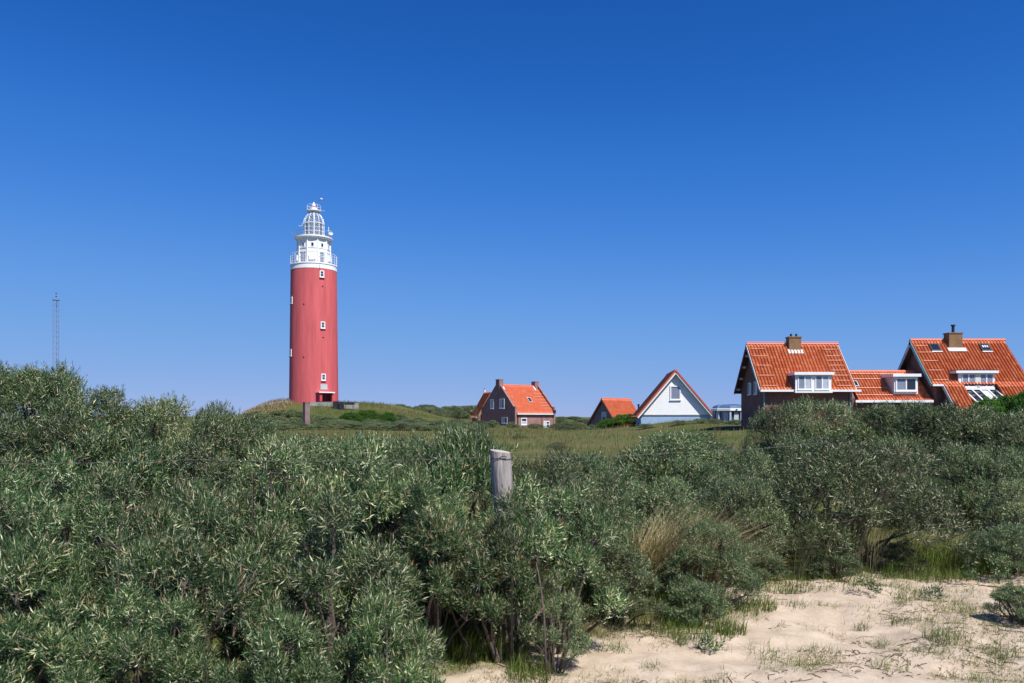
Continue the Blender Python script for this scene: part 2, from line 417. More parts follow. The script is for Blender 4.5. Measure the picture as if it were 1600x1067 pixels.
# ------------------------------------------------------------------ building helpers (local coordinates under an Empty)
def window(parent, c, r, u, n, w, h, cols=1, rows=1, fw=0.07, frame=None, pane=None, depth=0.05, bar=0.04, sill=True, name='window'):
    """frame proud of the wall, one pane per light; c = centre on the wall, r/u/n unit vectors"""
    c, r, u, n = Vector(c), Vector(r).normalized(), Vector(u).normalized(), Vector(n).normalized()
    m = MB(); hd = depth / 2
    for sgn in (-1, 1):
        m.obox(c + r * sgn * (w / 2 - fw / 2) + n * hd, r * fw / 2, u * h / 2, n * hd)
        m.obox(c + u * sgn * (h / 2 - fw / 2) + n * hd, r * (w / 2 - fw), u * fw / 2, n * hd)
    iw, ih = w - 2 * fw, h - 2 * fw
    for i in range(1, cols):
        m.obox(c + r * (-iw / 2 + iw * i / cols) + n * hd, r * bar / 2, u * ih / 2, n * hd * 0.94)
    for j in range(1, rows):
        m.obox(c + u * (-ih / 2 + ih * j / rows) + n * hd, r * iw / 2, u * bar / 2, n * hd * 0.88)
    if sill: m.obox(c - u * (h / 2 + 0.03) + n * (hd + 0.03), r * (w / 2 + 0.05), u * 0.028, n * (hd + 0.03))
    f = m.build(name, frame or M['white'], parent)
    for i in range(cols):
        for j in range(rows):
            cc = c + r * (-iw / 2 + iw * (i + .5) / cols) + u * (-ih / 2 + ih * (j + .5) / rows) + n * (hd * 0.5)
            q = MB().obox(cc, r * (iw / cols / 2), u * (ih / rows / 2), n * 0.006)
            pm = pane[(i + j * cols) % len(pane)] if isinstance(pane, list) else (pane or M['glass'])
            q.build('pane', pm, f)
    return f

def pantiles(parent, o, u, v, W, L, tw=0.25, tl=0.34, roll=0.095, lift=0.016, material=None, deck=0.10, deckmat=None, name='roof'):
    """roof plane: a deck with overlapping S-shaped tiles on it. o = lower corner, u along the eave, v up the slope"""
    o, u, v = Vector(o), Vector(u).normalized(), Vector(v).normalized()
    n = u.cross(v).normalized()
    if n.z < 0: n = -n
    d = MB(); d.obox(o + u * W / 2 + v * L / 2 - n * (deck / 2 + 0.004), u * W / 2, v * L / 2, n * deck / 2)
    ro = d.build(name, deckmat or M['deck'], parent)
    nc = max(1, round(W / tw)); tw = W / nc; nr = max(1, round(L / tl)); tl = L / nr
    pf = [(0.0, 0.25), (0.12, 0.85), (0.25, 1.0), (0.38, 0.80), (0.52, 0.2), (0.72, 0.0), (0.92, 0.08)]
    us, hs, ci = [], [], []
    for c in range(nc):
        for t, h in pf: us.append((c + t) * tw); hs.append(h * roll); ci.append(c)
    us.append(W); hs.append(0.25 * roll); ci.append(nc - 1)
    us, hs, ci = np.array(us), np.array(hs), np.array(ci)
    k = len(us)
    rows, tints = [], []
    rt = rng.random((nr, nc))
    for r_ in range(nr):
        for s_, lf in ((r_ * tl, lift), ((r_ + 1) * tl, 0.0)):
            jig = (rt[r_, ci] - 0.5) * 0.008
            rows.append(np.array(o)[None] + us[:, None] * np.array(u)[None] + s_ * np.array(v)[None] + (hs + lf + 0.012 + jig)[:, None] * np.array(n)[None])
            tints.append(rt[r_, ci])
    vv = np.concatenate(rows); tt = np.concatenate(tints)
    nR = len(rows); ii = np.arange(nR * k).reshape(nR, k)
    q = np.stack([ii[:-1, :-1].ravel(), ii[:-1, 1:].ravel(), ii[1:, 1:].ravel(), ii[1:, :-1].ravel()], 1)
    if Vector(u).cross(Vector(v)).z < 0: q = q[:, ::-1]
    me = np_mesh('tile_field', vv, q, np.repeat(tt[:, None], 3, 1))
    t = link('tile_field', me, material or M['tile'], ro); t['kind'] = 'stuff'
    return ro

def strips(parent, o, u, v, spans, h=0.04, t=0.025, name='tile_glint_strip', material=None):  # by default, sun highlights on glazed tiles, modelled as thin pale strips
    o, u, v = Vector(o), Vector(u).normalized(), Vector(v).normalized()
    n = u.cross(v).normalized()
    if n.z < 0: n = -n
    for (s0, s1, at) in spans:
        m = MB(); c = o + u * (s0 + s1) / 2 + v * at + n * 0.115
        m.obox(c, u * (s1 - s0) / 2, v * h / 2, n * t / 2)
        m.build(name, material or M['tile_glint'], parent)

def ridge_cap(parent, a, b, r=0.11, material=None):
    a, b = Vector(a), Vector(b); L = (b - a).length; k = max(2, round(L / 0.4))
    m = MB()
    for i in range(k):
        p0 = a + (b - a) * (i / k); p1 = a + (b - a) * ((i + 1.06) / k)
        m.tube([p0, p1], r, 8, r1=r * 1.12)
    me = m.build('ridge_tiles', material or M['tile'], parent); me['kind'] = 'stuff'
    if 'tint' not in me.data.attributes:
        at = me.data.attributes.new('tint', 'FLOAT_COLOR', 'POINT')
        at.data.foreach_set('color', np.full(len(me.data.vertices) * 4, 0.45, dtype=np.float32))
    return me

def chimney(parent, c, w, d, z0, z1, material, pots=0, cap=True, flash=None, flue=0.0):
    x, y = c
    m = MB(); m.box(x - w / 2, x + w / 2, y - d / 2, y + d / 2, z0, z1)
    ch = m.build('chimney', material, parent)
    if cap:
        MB().box(x - w / 2 - .05, x + w / 2 + .05, y - d / 2 - .05, y + d / 2 + .05, z1 + 0.002, z1 + .09).build('cap', material, ch)
    for i in range(pots):
        MB().lathe([(0.10, z1 + .09), (0.08, z1 + .3), (0.10, z1 + .33)], 12, cap=True, c=(x - w * .22 + i * w * .44, y)).build('chimney_pot', M['dark'], ch)
    if flue:
        MB().lathe([(0.11, z1 + .09), (0.11, z1 + flue), (0.17, z1 + flue + .02), (0.17, z1 + flue + .12)], 12, cap=True, c=(x, y)).build('flue', M['dark'], ch)
    return ch

X_, Y_, Z_ = Vector((1, 0, 0)), Vector((0, 1, 0)), Vector((0, 0, 1))

# ------------------------------------------------------------------ lighthouse
def lighthouse():
    t = empty('lighthouse', (XL, YL, ZL), 0, 'tall round red lighthouse with white lantern top on the grassy hill', 'lighthouse')
    H1 = 22.7
    def rad(h): return 4.22 + (3.95 - 4.22) * h / H1
    MB().lathe([(4.22, -1.5), (4.22, 0), (3.95, H1)], 96).build('tower', M['red'], t, True)
    def onwall(px, h):
        """angle on the tower for a photo column at height h"""
        dx = (px - 490.5) / F * 140.0
        s = max(-0.995, min(0.995, dx / rad(h))); return math.asin(s)
    def frame_at(a, h, off=0.0):
        n = Vector((math.sin(a), -math.cos(a), 0)); r = Vector((math.cos(a), math.sin(a), 0))
        return n * (rad(h) + off) + Z_ * h, r, n
    for (px, py) in ((510, 434), (511.5, 512), (512.5, 590), (461.5, 473), (460.0, 552)):
        h = (627 - py) * 0.1125; a = onwall(px, h); c, r, n = frame_at(a, h, 0.0)
        f = window(t, c - n * 0.03, r, Z_, n, 0.80, 1.18, 1, 2, 0.16, M['white'], M['glass'], 0.12, 0.05)
        m = MB(); m.obox(c - Z_ * 0.72 + n * 0.06, r * .44, Z_ * .05, n * .12); m.build('window_ledge', M['darkred'], f)
    for (px, py) in ((511, 453), (484, 481), (512, 531), (484, 560)):
        h = (627 - py) * 0.1125; a = onwall(px, h); c, r, n = frame_at(a, h)
        m = MB(); m.tube([c - n * .1, c + n * .03], 0.13, 10); m.build('vent_hole', M['hole'], t)
    # plaque and door portal
    h = 2.5; a = onwall(513, h); c, r, n = frame_at(a, h)
    p = MB().obox(c - n * .02, r * .62, Z_ * .46, n * .09).build('plaque', M['plaque'], t)
    m = MB()
    for k in range(4): m.obox(c + n * .074 + Z_ * (.26 - k * .17), r * (.42 - .05 * (k % 2)), Z_ * .025, n * .004)
    a = onwall(513.5, 1.0); c, r, n = frame_at(a, 0.0)
    MB().obox(c + Z_ * 1.52 + n * .45, r * 1.45, Z_ * .09, n * .75).build('canopy', M['white'], t)
    for s_ in (-1, 1):
        MB().obox(c + r * s_ * (.98 if s_ < 0 else 1.12) + Z_ * .71 + n * .35, r * (.22 if s_ < 0 else .10), Z_ * .715, n * .55).build('portal_pier', M['redpaint'], t)
    door = MB().obox(c + Z_ * .71 - n * 0.02 + r * .3, r * .70, Z_ * .71, n * .06).build('door', M['darkred'], t)
    sl = MB()
    for k in (-.62, -.42): sl.obox(c + r * k + Z_ * .71 + n * .05, r * .03, Z_ * .71, n * .05)
    for k in (.05, .7, 1.38): sl.obox(c + r * -.52 + Z_ * k + n * .05, r * .13, Z_ * .03, n * .04)
    sl.build('side_light_frame', M['white'], t)
    # white collar and gallery
    MB().lathe([(3.955, H1 - .02), (3.99, H1), (3.97, 23.45)], 96).build('collar', M['white'], t)
    g = MB().lathe([(3.6, 23.44), (4.03, 23.46), (4.06, 23.50), (4.06, 23.66), (4.02, 23.70), (0.2, 23.75)], 72).build('gallery', M['white'], t)
    rm = MB()
    for z in (24.1, 24.55, 25.0, 25.45): rm.ring(3.96, z, 0.025 if z < 25.3 else 0.04, 48)
    rm.build('rail', M['white'], t)
    for i in range(28):
        an = 2 * math.pi * i / 28
        MB().tube([(3.96 * math.cos(an), 3.96 * math.sin(an), 23.7), (3.96 * math.cos(an), 3.96 * math.sin(an), 25.47)], 0.032, 5).build('baluster', M['white'], t)
    # watch room: ten-sided
    seg = 10; a0 = R(-90 - 9)
    wr = MB().lathe([(2.88, 23.73), (2.83, 28.15)], seg, a0).build('watch_room', M['white'], t)
    for j in range(seg):
        an = a0 + 2 * math.pi * j / seg
        MB().tube([(2.89 * math.cos(an), 2.89 * math.sin(an), 23.74), (2.84 * math.cos(an), 2.84 * math.sin(an), 28.14)], 0.10, 6).build('corner_rib', M['white'], wr)
    for j in range(seg):
        am = a0 + 2 * math.pi * (j + .5) / seg
        n = Vector((math.cos(am), math.sin(am), 0)); r = Vector((-math.sin(am), math.cos(am), 0)); ap = 2.85 * math.cos(math.pi / seg)
        window(wr, n * (ap - .01) + Z_ * 26.95, r, Z_, n, 0.52, 0.72, 1, 1, 0.07, M['white'], M['glass_dark'], 0.06, sill=False)
        for z in (25.0, 25.75, 26.4): MB().obox(n * (ap + .03) + Z_ * z, r * .72, Z_ * .03, n * .045).build('cladding_rail', M['white'], wr)
        if j % 2 == 0:
            MB().obox(n * (ap + .2) + Z_ * 24.75, r * .55, Z_ * .45, n * .2).build('equipment_box', M['white'], t)
        else:
            MB().obox(n * (ap + .02) + Z_ * 24.7, r * .42, Z_ * .92, n * .04).build('door_panel', M['blind'], wr)
    # upper slab and lantern
    MB().lathe([(2.7, 28.1), (3.18, 28.2), (3.28, 28.32), (3.28, 28.5), (3.15, 28.56), (0.2, 28.6)], 60).build('upper_gallery', M['white'], t)
    m = MB()
    for z in (29.0, 29.5): m.ring(3.12, z, 0.02, 40)
    m.build('upper_rail', M['steel'], t)
    for i in range(16):
        an = 2 * math.pi * i / 16
        MB().tube([(3.12 * math.cos(an), 3.12 * math.sin(an), 28.5), (3.12 * math.cos(an), 3.12 * math.sin(an), 29.52)], 0.02, 4).build('rail_post', M['steel'], t)
    zb, zc, zt, Rl = 28.55, 31.0, 33.15, 1.68
    gl, nt, b = new_mat('lantern_glass')
    b.inputs['Base Color'].default_value = (0.75, 0.85, 0.95, 1); b.inputs['Roughness'].default_value = 0.03
    b.inputs['Transmission Weight'].default_value = 0.9; b.inputs['IOR'].default_value = 1.06
    dome = [(Rl, zb + .3), (Rl, zc)] + [(Rl * math.cos(k / 10 * math.pi / 2), zc + (zt - zc) * math.sin(k / 10 * math.pi / 2)) for k in range(1, 10)] + [(0.25, zt)]
    lan = MB().lathe(dome, 40).build('lantern_glazing', gl, t, True)
    MB().lathe([(Rl + .06, 28.5), (Rl + .08, 28.9), (Rl, 28.92)], 40).build('lantern_base', M['white'], t)
    for i in range(12):
        an = 2 * math.pi * i / 12 + R(15)
        pts = [(1.02 * r_ * math.cos(an), 1.02 * r_ * math.sin(an), z) for r_, z in dome]
        MB().tube(pts, 0.06 if i % 3 else 0.10, 6).build('glazing_rib', M['white'], t)
    m = MB()
    for z, r_ in ((29.6, .035), (30.3, .035), (31.0, .075)): m.ring(Rl * 1.02, z, r_, 40)
    m.build('glazing_bar', M['white'], t)
    m = MB(); m.lathe([(Rl * .90, 28.8), (Rl * .92, 31.0), (1.55, 31.6), (1.1, 32.1), (.5, 32.35), (0.05, 32.4)], 32)
    lens = MB().lathe([(1.2, 28.7), (1.4, 29.0), (1.4, 31.0), (1.28, 31.6), (.98, 32.1), (.55, 32.38), (.1, 32.5)], 24).build('lens', mat('lens_glass', (0.42, 0.52, 0.60), 0.2, 0.35, 2.2, spec=0.8), t, True)
    for k in range(5): MB().ring(1.42, 29.0 + k * .5, 0.045, 24).build('lens_band', M['steel'], lens)
    # small platform on top with rail and radar
    MB().lathe([(0.5, 33.05), (1.2, 33.2), (1.28, 33.28), (1.28, 33.4), (0.1, 33.42)], 32).build('top_platform', M['white'], t)
    m = MB(); m.ring(1.2, 34.3, .03, 28); m.ring(1.2, 33.85, .02, 28)
    for i in range(8):
        an = 2 * math.pi * i / 8
        m.tube([(1.2 * math.cos(an), 1.2 * math.sin(an), 33.4), (1.2 * math.cos(an), 1.2 * math.sin(an), 34.3)], .025, 4)
    m.build('top_rail', M['white'], t)
    MB().lathe([(.55, 33.4), (.55, 33.9), (.3, 34.0), (.3, 34.45), (.12, 34.8), (.02, 34.95)], 16).build('radar_pedestal', M['white'], t)
    MB().lathe([(.42, 33.95), (.42, 34.15)], 16).build('pedestal_band', M['redpaint'], t)
    arm = MB().tube([(-.15, 0, 34.55), (1.45, -.4, 35.35)], .07, 6).build('radar_arm', M['steel'], t)
    MB().obox((1.45, -.4, 35.4), (.16, 0, 0), (0, .12, 0), (0, 0, .1)).build('arm_lamp', M['white'], arm)
    MB().tube([(1.2, -.3, 33.32), (2.0, -.4, 33.28)], .04, 5).build('davit', M['lead'], t)
    # antennas
    def bars(name, segs, material):
        m = MB()
        for a_, b_, r_ in segs: m.tube([a_, b_], r_, 5)
        return m.build(name, material, t)
    bars('left_antenna', [((-3.1, -.5, 29.2), (-3.9, -.6, 29.45), .03), ((-2.9, -.5, 28.5), (-3.1, -.5, 29.5), .035), ((-3.8, -.6, 29.2), (-3.8, -.6, 29.65), .025), ((-3.45, -.6, 29.1), (-3.45, -.6, 29.6), .025), ((-3.1, -.5, 28.95), (-3.7, -.6, 29.0), .025)], M['steel'])['label'] = 'grey bar antenna'
    bars('mast_antenna', [((2.75, -.7, 28.4), (2.75, -.7, 30.4), .05), ((2.3, -.7, 29.7), (3.1, -.7, 29.75), .03)], M['white'])
    dish = MB(); dish.lathe([(.06, 0), (.3, .08), (.42, .22)], 16); dh = dish.build('dish_antenna', M['lead'], t)
    dh.location = (3.1, -.8, 29.25); dh.rotation_euler = (R(80), 0, R(30))
    bars('side_antenna', [((-1.9, -.6, 30.6), (-2.5, -.7, 30.6), .05), ((-1.9, -.6, 30.6), (-1.9, -.6, 31.1), .05)], M['lead'])
    MB().tube([(1.5 + .45, -3.73, 23.5), (1.95, -3.55, 22.1)], 0.02, 4).build('lightning_cable', M['dark'], t)
    return t
lighthouse()

# things round the foot of the tower
def low_wall(px0, px1, y_top, Y, h, thick, label):
    a, b = P(px0, y_top, Y), P(px1, y_top, Y)
    o = empty('low_wall', ((a.x + b.x) / 2, Y, a.z - h), 0, label, 'wall'); o['kind'] = 'thing'
    w = b.x - a.x
    MB().box(-w / 2, w / 2, 0, thick, -0.6, h - .06).build('wall_body', M['concrete'], o)
    MB().box(-w / 2 - .04, w / 2 + .04, -.04, thick + .04, h - .058, h).build('coping', M['lead'], o)
    return o
low_wall(484, 528, 627.4, 134.6, 0.75, 0.35, 'pale concrete retaining wall along the foot of the lighthouse')
low_wall(538, 560, 629.6, 134.0, 0.4, 0.35, 'short grey wall behind the dark sign beside the lighthouse')
c = P(533.5, 638, 133.0)
o = empty('dark_cabinet', c, 0, 'dark upright box beside the lighthouse door', 'cabinet')
MB().box(-.38, .38, -.25, .25, -.5, 1.15).build('cabinet_body', M['dark'], o)
MB().box(-.42, .42, -.29, .29, 1.152, 1.22).build('cabinet_top', M['steel'], o)
MB().box(-.33, .33, -.275, -.252, .1, 1.08).build('cabinet_door', M['steel'], o).data.materials[0] = M['dark']
c = P(525, 634, 133.4)
o = empty('litter_bin', c, 0, 'low dark bin under the lighthouse doorway', 'bin')
MB().box(-.45, .45, -.3, .3, -.4, .75).build('bin_body', M['dark'], o)
MB().box(-.48, .48, -.33, .33, .752, .82).build('bin_lid', M['dark'], o)
c = P(546, 634, 132.8)
o = empty('dark_sign', c, 0, 'long dark sign board on short legs beside the lighthouse', 'sign')
MB().box(-.85, .85, -.04, .04, .25, .68).build('sign_board', M['dark'], o)
for s_ in (-.6, .6): MB().box(s_ - .04, s_ + .04, -.035, .035, -.4, .248).build('leg', M['dark'], o)

# square pillar before the hill
c = P(479, 657, 116.0)
o = empty('brick_pillar', (c.x, c.y, gz(c.x, c.y) - .1), R(38), 'square brown brick pillar standing below the lighthouse', 'pillar'); o['kind'] = 'thing'
hp = P(479, 627.5, 116).z - (gz(c.x, c.y) - .1)
MB().box(-.38, .38, -.38, .38, -.3, hp - .12).build('shaft', M['brick_mauve'], o)
MB().box(-.42, .42, -.42, .42, hp - .118, hp).build('pillar_cap', M['brick_red'], o)

# ------------------------------------------------------------------ lattice mast on the far left
def mast():
    Y = 170.0; b = P(88, 655, Y); top = P(88, 470, Y).z; g = gz(b.x, Y)
    o = empty('lattice_mast', (b.x, Y, g), R(20), 'thin grey lattice radio mast rising behind the left shrubs', 'mast')
    H = top - g; r0 = 0.62
    cs = [Vector((r0 * math.cos(R(90 + 120 * i)), r0 * math.sin(R(90 + 120 * i)), 0)) for i in range(3)]
    for c_ in cs: MB().tube([c_, c_ + Z_ * H], 0.05, 6).build('leg', M['steel'], o)
    m = MB(); k = int(H / 1.1)
    for i in range(k):
        z = H * i / k; z2 = H * (i + 1) / k
        for j in range(3):
            a_, b_ = cs[j], cs[(j + 1) % 3]
            m.tube([a_ + Z_ * z, b_ + Z_ * z2], .010, 4)
            m.tube([a_ + Z_ * z, b_ + Z_ * z], .015, 4)
    m.build('bracing', M['steel'], o)
    MB().lathe([(.72, H), (.72, H + .12)], 12, cap=True).build('top_plate', M['steel'], o)
    MB().tube([(0, 0, H + .12), (0, 0, H + 1.5)], .04, 5).build('antenna_rod', M['steel'], o)
    for z in (.75, 1.4): MB().lathe([(.05, H + z), (.22, H + z + .08), (.05, H + z + .2)], 8, cap=True).build('warning_lamp', M['dark'], o)
mast()

# ------------------------------------------------------------------ big brick house with long white dormer (house A)
def house_a():
    x0, x1 = 18.7, 25.95; yf, yr, yb = 60.0, 63.5, 67.0; ze, zr = 3.95, 7.68
    g = 0.8
    o = empty('dormer_house', ((x0 + x1) / 2, yr, g), 0, 'dark brick house with orange pantiles, white dormer and squat chimney without flue', 'house')
    ox, oy, oz = (x0 + x1) / 2, yr, g
    def l(x, y, z): return Vector((x - ox, y - oy, z - oz))
    wx0, wx1, wyf, wyb = x0 + .45, x1 - .15, yf + .45, yb - .45
    zw = ze + .25
    slope = (zr - ze) / (yr - yf)
    zg = zr - .22
    def roof_z(y): return zr - .16 - abs(y - yr) * slope
    prof = [l(wx0, wyf, g - 1), l(wx0, wyb, g - 1), l(wx0, wyb, roof_z(wyb)), l(wx0, yr, zr - .16), l(wx0, wyf, roof_z(wyf))]
    MB().prism(prof, (wx1 - wx0, 0, 0)).build('wall', M['brick_red'], o)
    L = math.hypot(yr - yf, zr - ze); vf = Vector((0, yr - yf, zr - ze)); vb = Vector((0, -(yb - yr), zr - ze))
    ro = pantiles(o, l(x0, yf, ze), X_, vf, x1 - x0, L)
    pantiles(o, l(x0, yb, ze), X_, vb, x1 - x0, L)
    ridge_cap(o, l(x0 - .02, yr, zr + .05), l(x1 + .02, yr, zr + .05))
    ww = x1 - x0
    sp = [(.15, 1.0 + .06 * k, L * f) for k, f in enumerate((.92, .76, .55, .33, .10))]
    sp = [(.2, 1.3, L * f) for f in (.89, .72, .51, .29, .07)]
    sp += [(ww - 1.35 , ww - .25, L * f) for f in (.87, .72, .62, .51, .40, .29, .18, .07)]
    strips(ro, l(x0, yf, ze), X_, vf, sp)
    un = vf.normalized()
    # barge boards, gutter, pipes
    for xx, nm in ((x0 - .02, 'barge_board'), (x1 + .02, 'barge_board')):
        for vv, yy in ((vf, yf), (vb, yb)):
            m = MB(); n = X_.cross(vv).normalized(); n = n if n.z > 0 else -n
            m.obox(l(xx, yy, ze) + vv / 2 - n * .08, X_ * .025, vv / 2, n * .11); m.build(nm, M['lead'] if yy == yf else M['darkred'], o)
    # purlin ends and dark soffit brackets seen under the rear verge
    for f in (.15, .38, .62, .85):
        pz = l(x0 + .2, yb, ze) + vb * f - Z_ * .3
        MB().obox(pz, X_ * .14, Y_ * .05, Z_ * .09).build('purlin', M['lead'], o)
    MB().box(x0 - ox - .02, x1 - ox + .3, yf - oy - .16, yf - oy - .01, ze - oz - .14, ze - oz + .02).build('gutter', M['white'], o)
    MB().tube([l(x0 + .42, yf + .38, ze - .1), l(x0 + .42, yf + .38, 1)], .05, 8).build('downpipe', M['teal'], o)['label'] = 'pale teal downpipe'
    MB().tube([l(x1 - .3, yf + .38, ze - .1), l(x1 - .3, yf + .38, 1)], .06, 8).build('downpipe', M['teal'], o)
    ch = chimney(o, (22.4 - ox, 63.35 - oy), .95, .75, zr - oz - .5, 8.12 - oz, M['brick_ochre'], pots=2)
    MB().obox(l(22.4, 62.9, 0) + Z_ * (zr - .62), X_ * .66, un * .24, X_.cross(un) * .02 + X_.cross(un) * .05).build('flashing', M['lead'], ch)
    # dormer
    dx0, dx1, dy, dz0, dz1 = 21.25, 23.95, 59.72, 3.78, 5.22
    d = MB().box(dx0 - ox, dx1 - ox, dy - oy, 61.2 - oy, dz0 - oz, dz1 - oz - .16).build('dormer', M['white'], o)
    MB().box(dx0 - ox - .14, dx1 - ox + .14, dy - oy - .22, 61.3 - oy, dz1 - oz - .158, dz1 - oz + .05).build('dormer_roof', M['white'], d)
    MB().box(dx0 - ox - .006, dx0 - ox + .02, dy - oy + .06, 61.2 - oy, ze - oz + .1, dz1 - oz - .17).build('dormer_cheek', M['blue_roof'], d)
    for cx in (21.95, 23.25):
        window(d, l(cx, dy, 4.50), X_, Z_, -Y_, 1.05, 1.08, 2, 1, .07, M['white'], [M['blind'], M['curtain']], .05, .09)
    MB().box(dx0 - ox - .05, dx1 - ox + .05, dy - oy - .10, dy - oy - .002, dz0 - oz - .06, dz0 - oz + .06).build('dormer_sill', M['white'], d)
    # gable slits and small front window
    for yy, hh in ((64.1, .95), (62.5, 1.0)):
        window(o, l(wx0, yy, 4.2), -Y_, Z_, -X_, .8, hh, 1, 1, .08, M['white'], M['glass'], .06)
    window(o, l(24.75, wyf, 2.45), X_, Z_, -Y_, 1.1, .8, 2, 1, .08, M['white'], M['glass_dark'], .05)
house_a()

# ------------------------------------------------------------------ linking wing
def link_wing():
    x0, x1 = 26.3, 31.9; yf, yr, yb = 60.5, 63.1, 65.7; ze, zr = 3.16, 5.48
    g = .8; ox, oy, oz = (x0 + x1) / 2, yr, g
    o = empty('link_wing', (ox, oy, oz), 0, 'low tiled wing with small dormer joining the two brick houses', 'house')
    def l(x, y, z): return Vector((x - ox, y - oy, z - oz))
    slope = (zr - ze) / (yr - yf)
    prof = [l(x0 - .3, yf + .4, g - 1), l(x0 - .3, yb - .4, g - 1), l(x0 - .3, yb - .4, zr - .16 - (yb - .4 - yr) * slope), l(x0 - .3, yr, zr - .16), l(x0 - .3, yf + .4, zr - .16 - (yr - yf - .4) * slope)]
    MB().prism(prof, (x1 - x0 + .7, 0, 0)).build('wall', M['brick_red'], o)
    vf = Vector((0, yr - yf, zr - ze)); vb = Vector((0, -(yb - yr), zr - ze)); L = vf.length
    ro = pantiles(o, l(x0, yf, ze), X_, vf, x1 - x0, L, tw=.22)
    pantiles(o, l(x0, yb, ze), X_, vb, x1 - x0, L, tw=.22)
    ridge_cap(o, l(x0, yr, zr + .04), l(x1, yr, zr + .04))
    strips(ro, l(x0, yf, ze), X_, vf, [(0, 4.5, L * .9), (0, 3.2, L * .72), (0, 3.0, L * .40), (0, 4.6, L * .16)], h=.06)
    MB().box(x0 - ox - .25, x1 - ox + .05, yf - oy - .16, yf - oy - .01, ze - oz - .15, ze - oz + .04).build('gutter', M['white'], o)
    un = vf.normalized(); n = X_.cross(un)
    c_ = l(26.55, yf, ze) + vf * .55 + n * .09
    sk = MB().obox(c_, X_ * .32, un * .32, n * .05).build('skylight', M['lead'], o)
    MB().obox(c_ + n * .056, X_ * .26, un * .26, n * .004).build('pane', M['glass_dark'], sk)
    d = MB().box(29.15 - ox, 30.95 - ox, 60.75 - oy, 62.9 - oy, 3.66 - oz, 4.98 - oz).build('dormer', M['white'], o)
    MB().box(28.95 - ox, 31.1 - ox, 60.5 - oy, 63.0 - oy, 4.982 - oz, 5.2 - oz).build('dormer_roof', M['white'], d)
    MB().box(29.13 - ox, 29.148 - ox, 60.85 - oy, 62.8 - oy, 3.7 - oz, 4.95 - oz).build('dormer_cheek', M['tan'], d)
    window(d, l(30.05, 60.75, 4.4), X_, Z_, -Y_, 1.6, 1.02, 2, 1, .1, M['white'], [M['blind'], M['glass_dark']], .06, .1)
    window(o, l(30.9, yf + .4, 2.1), X_, Z_, -Y_, .7, .9, 1, 1, .09, M['white'], M['glass_dark'], .05)
link_wing()

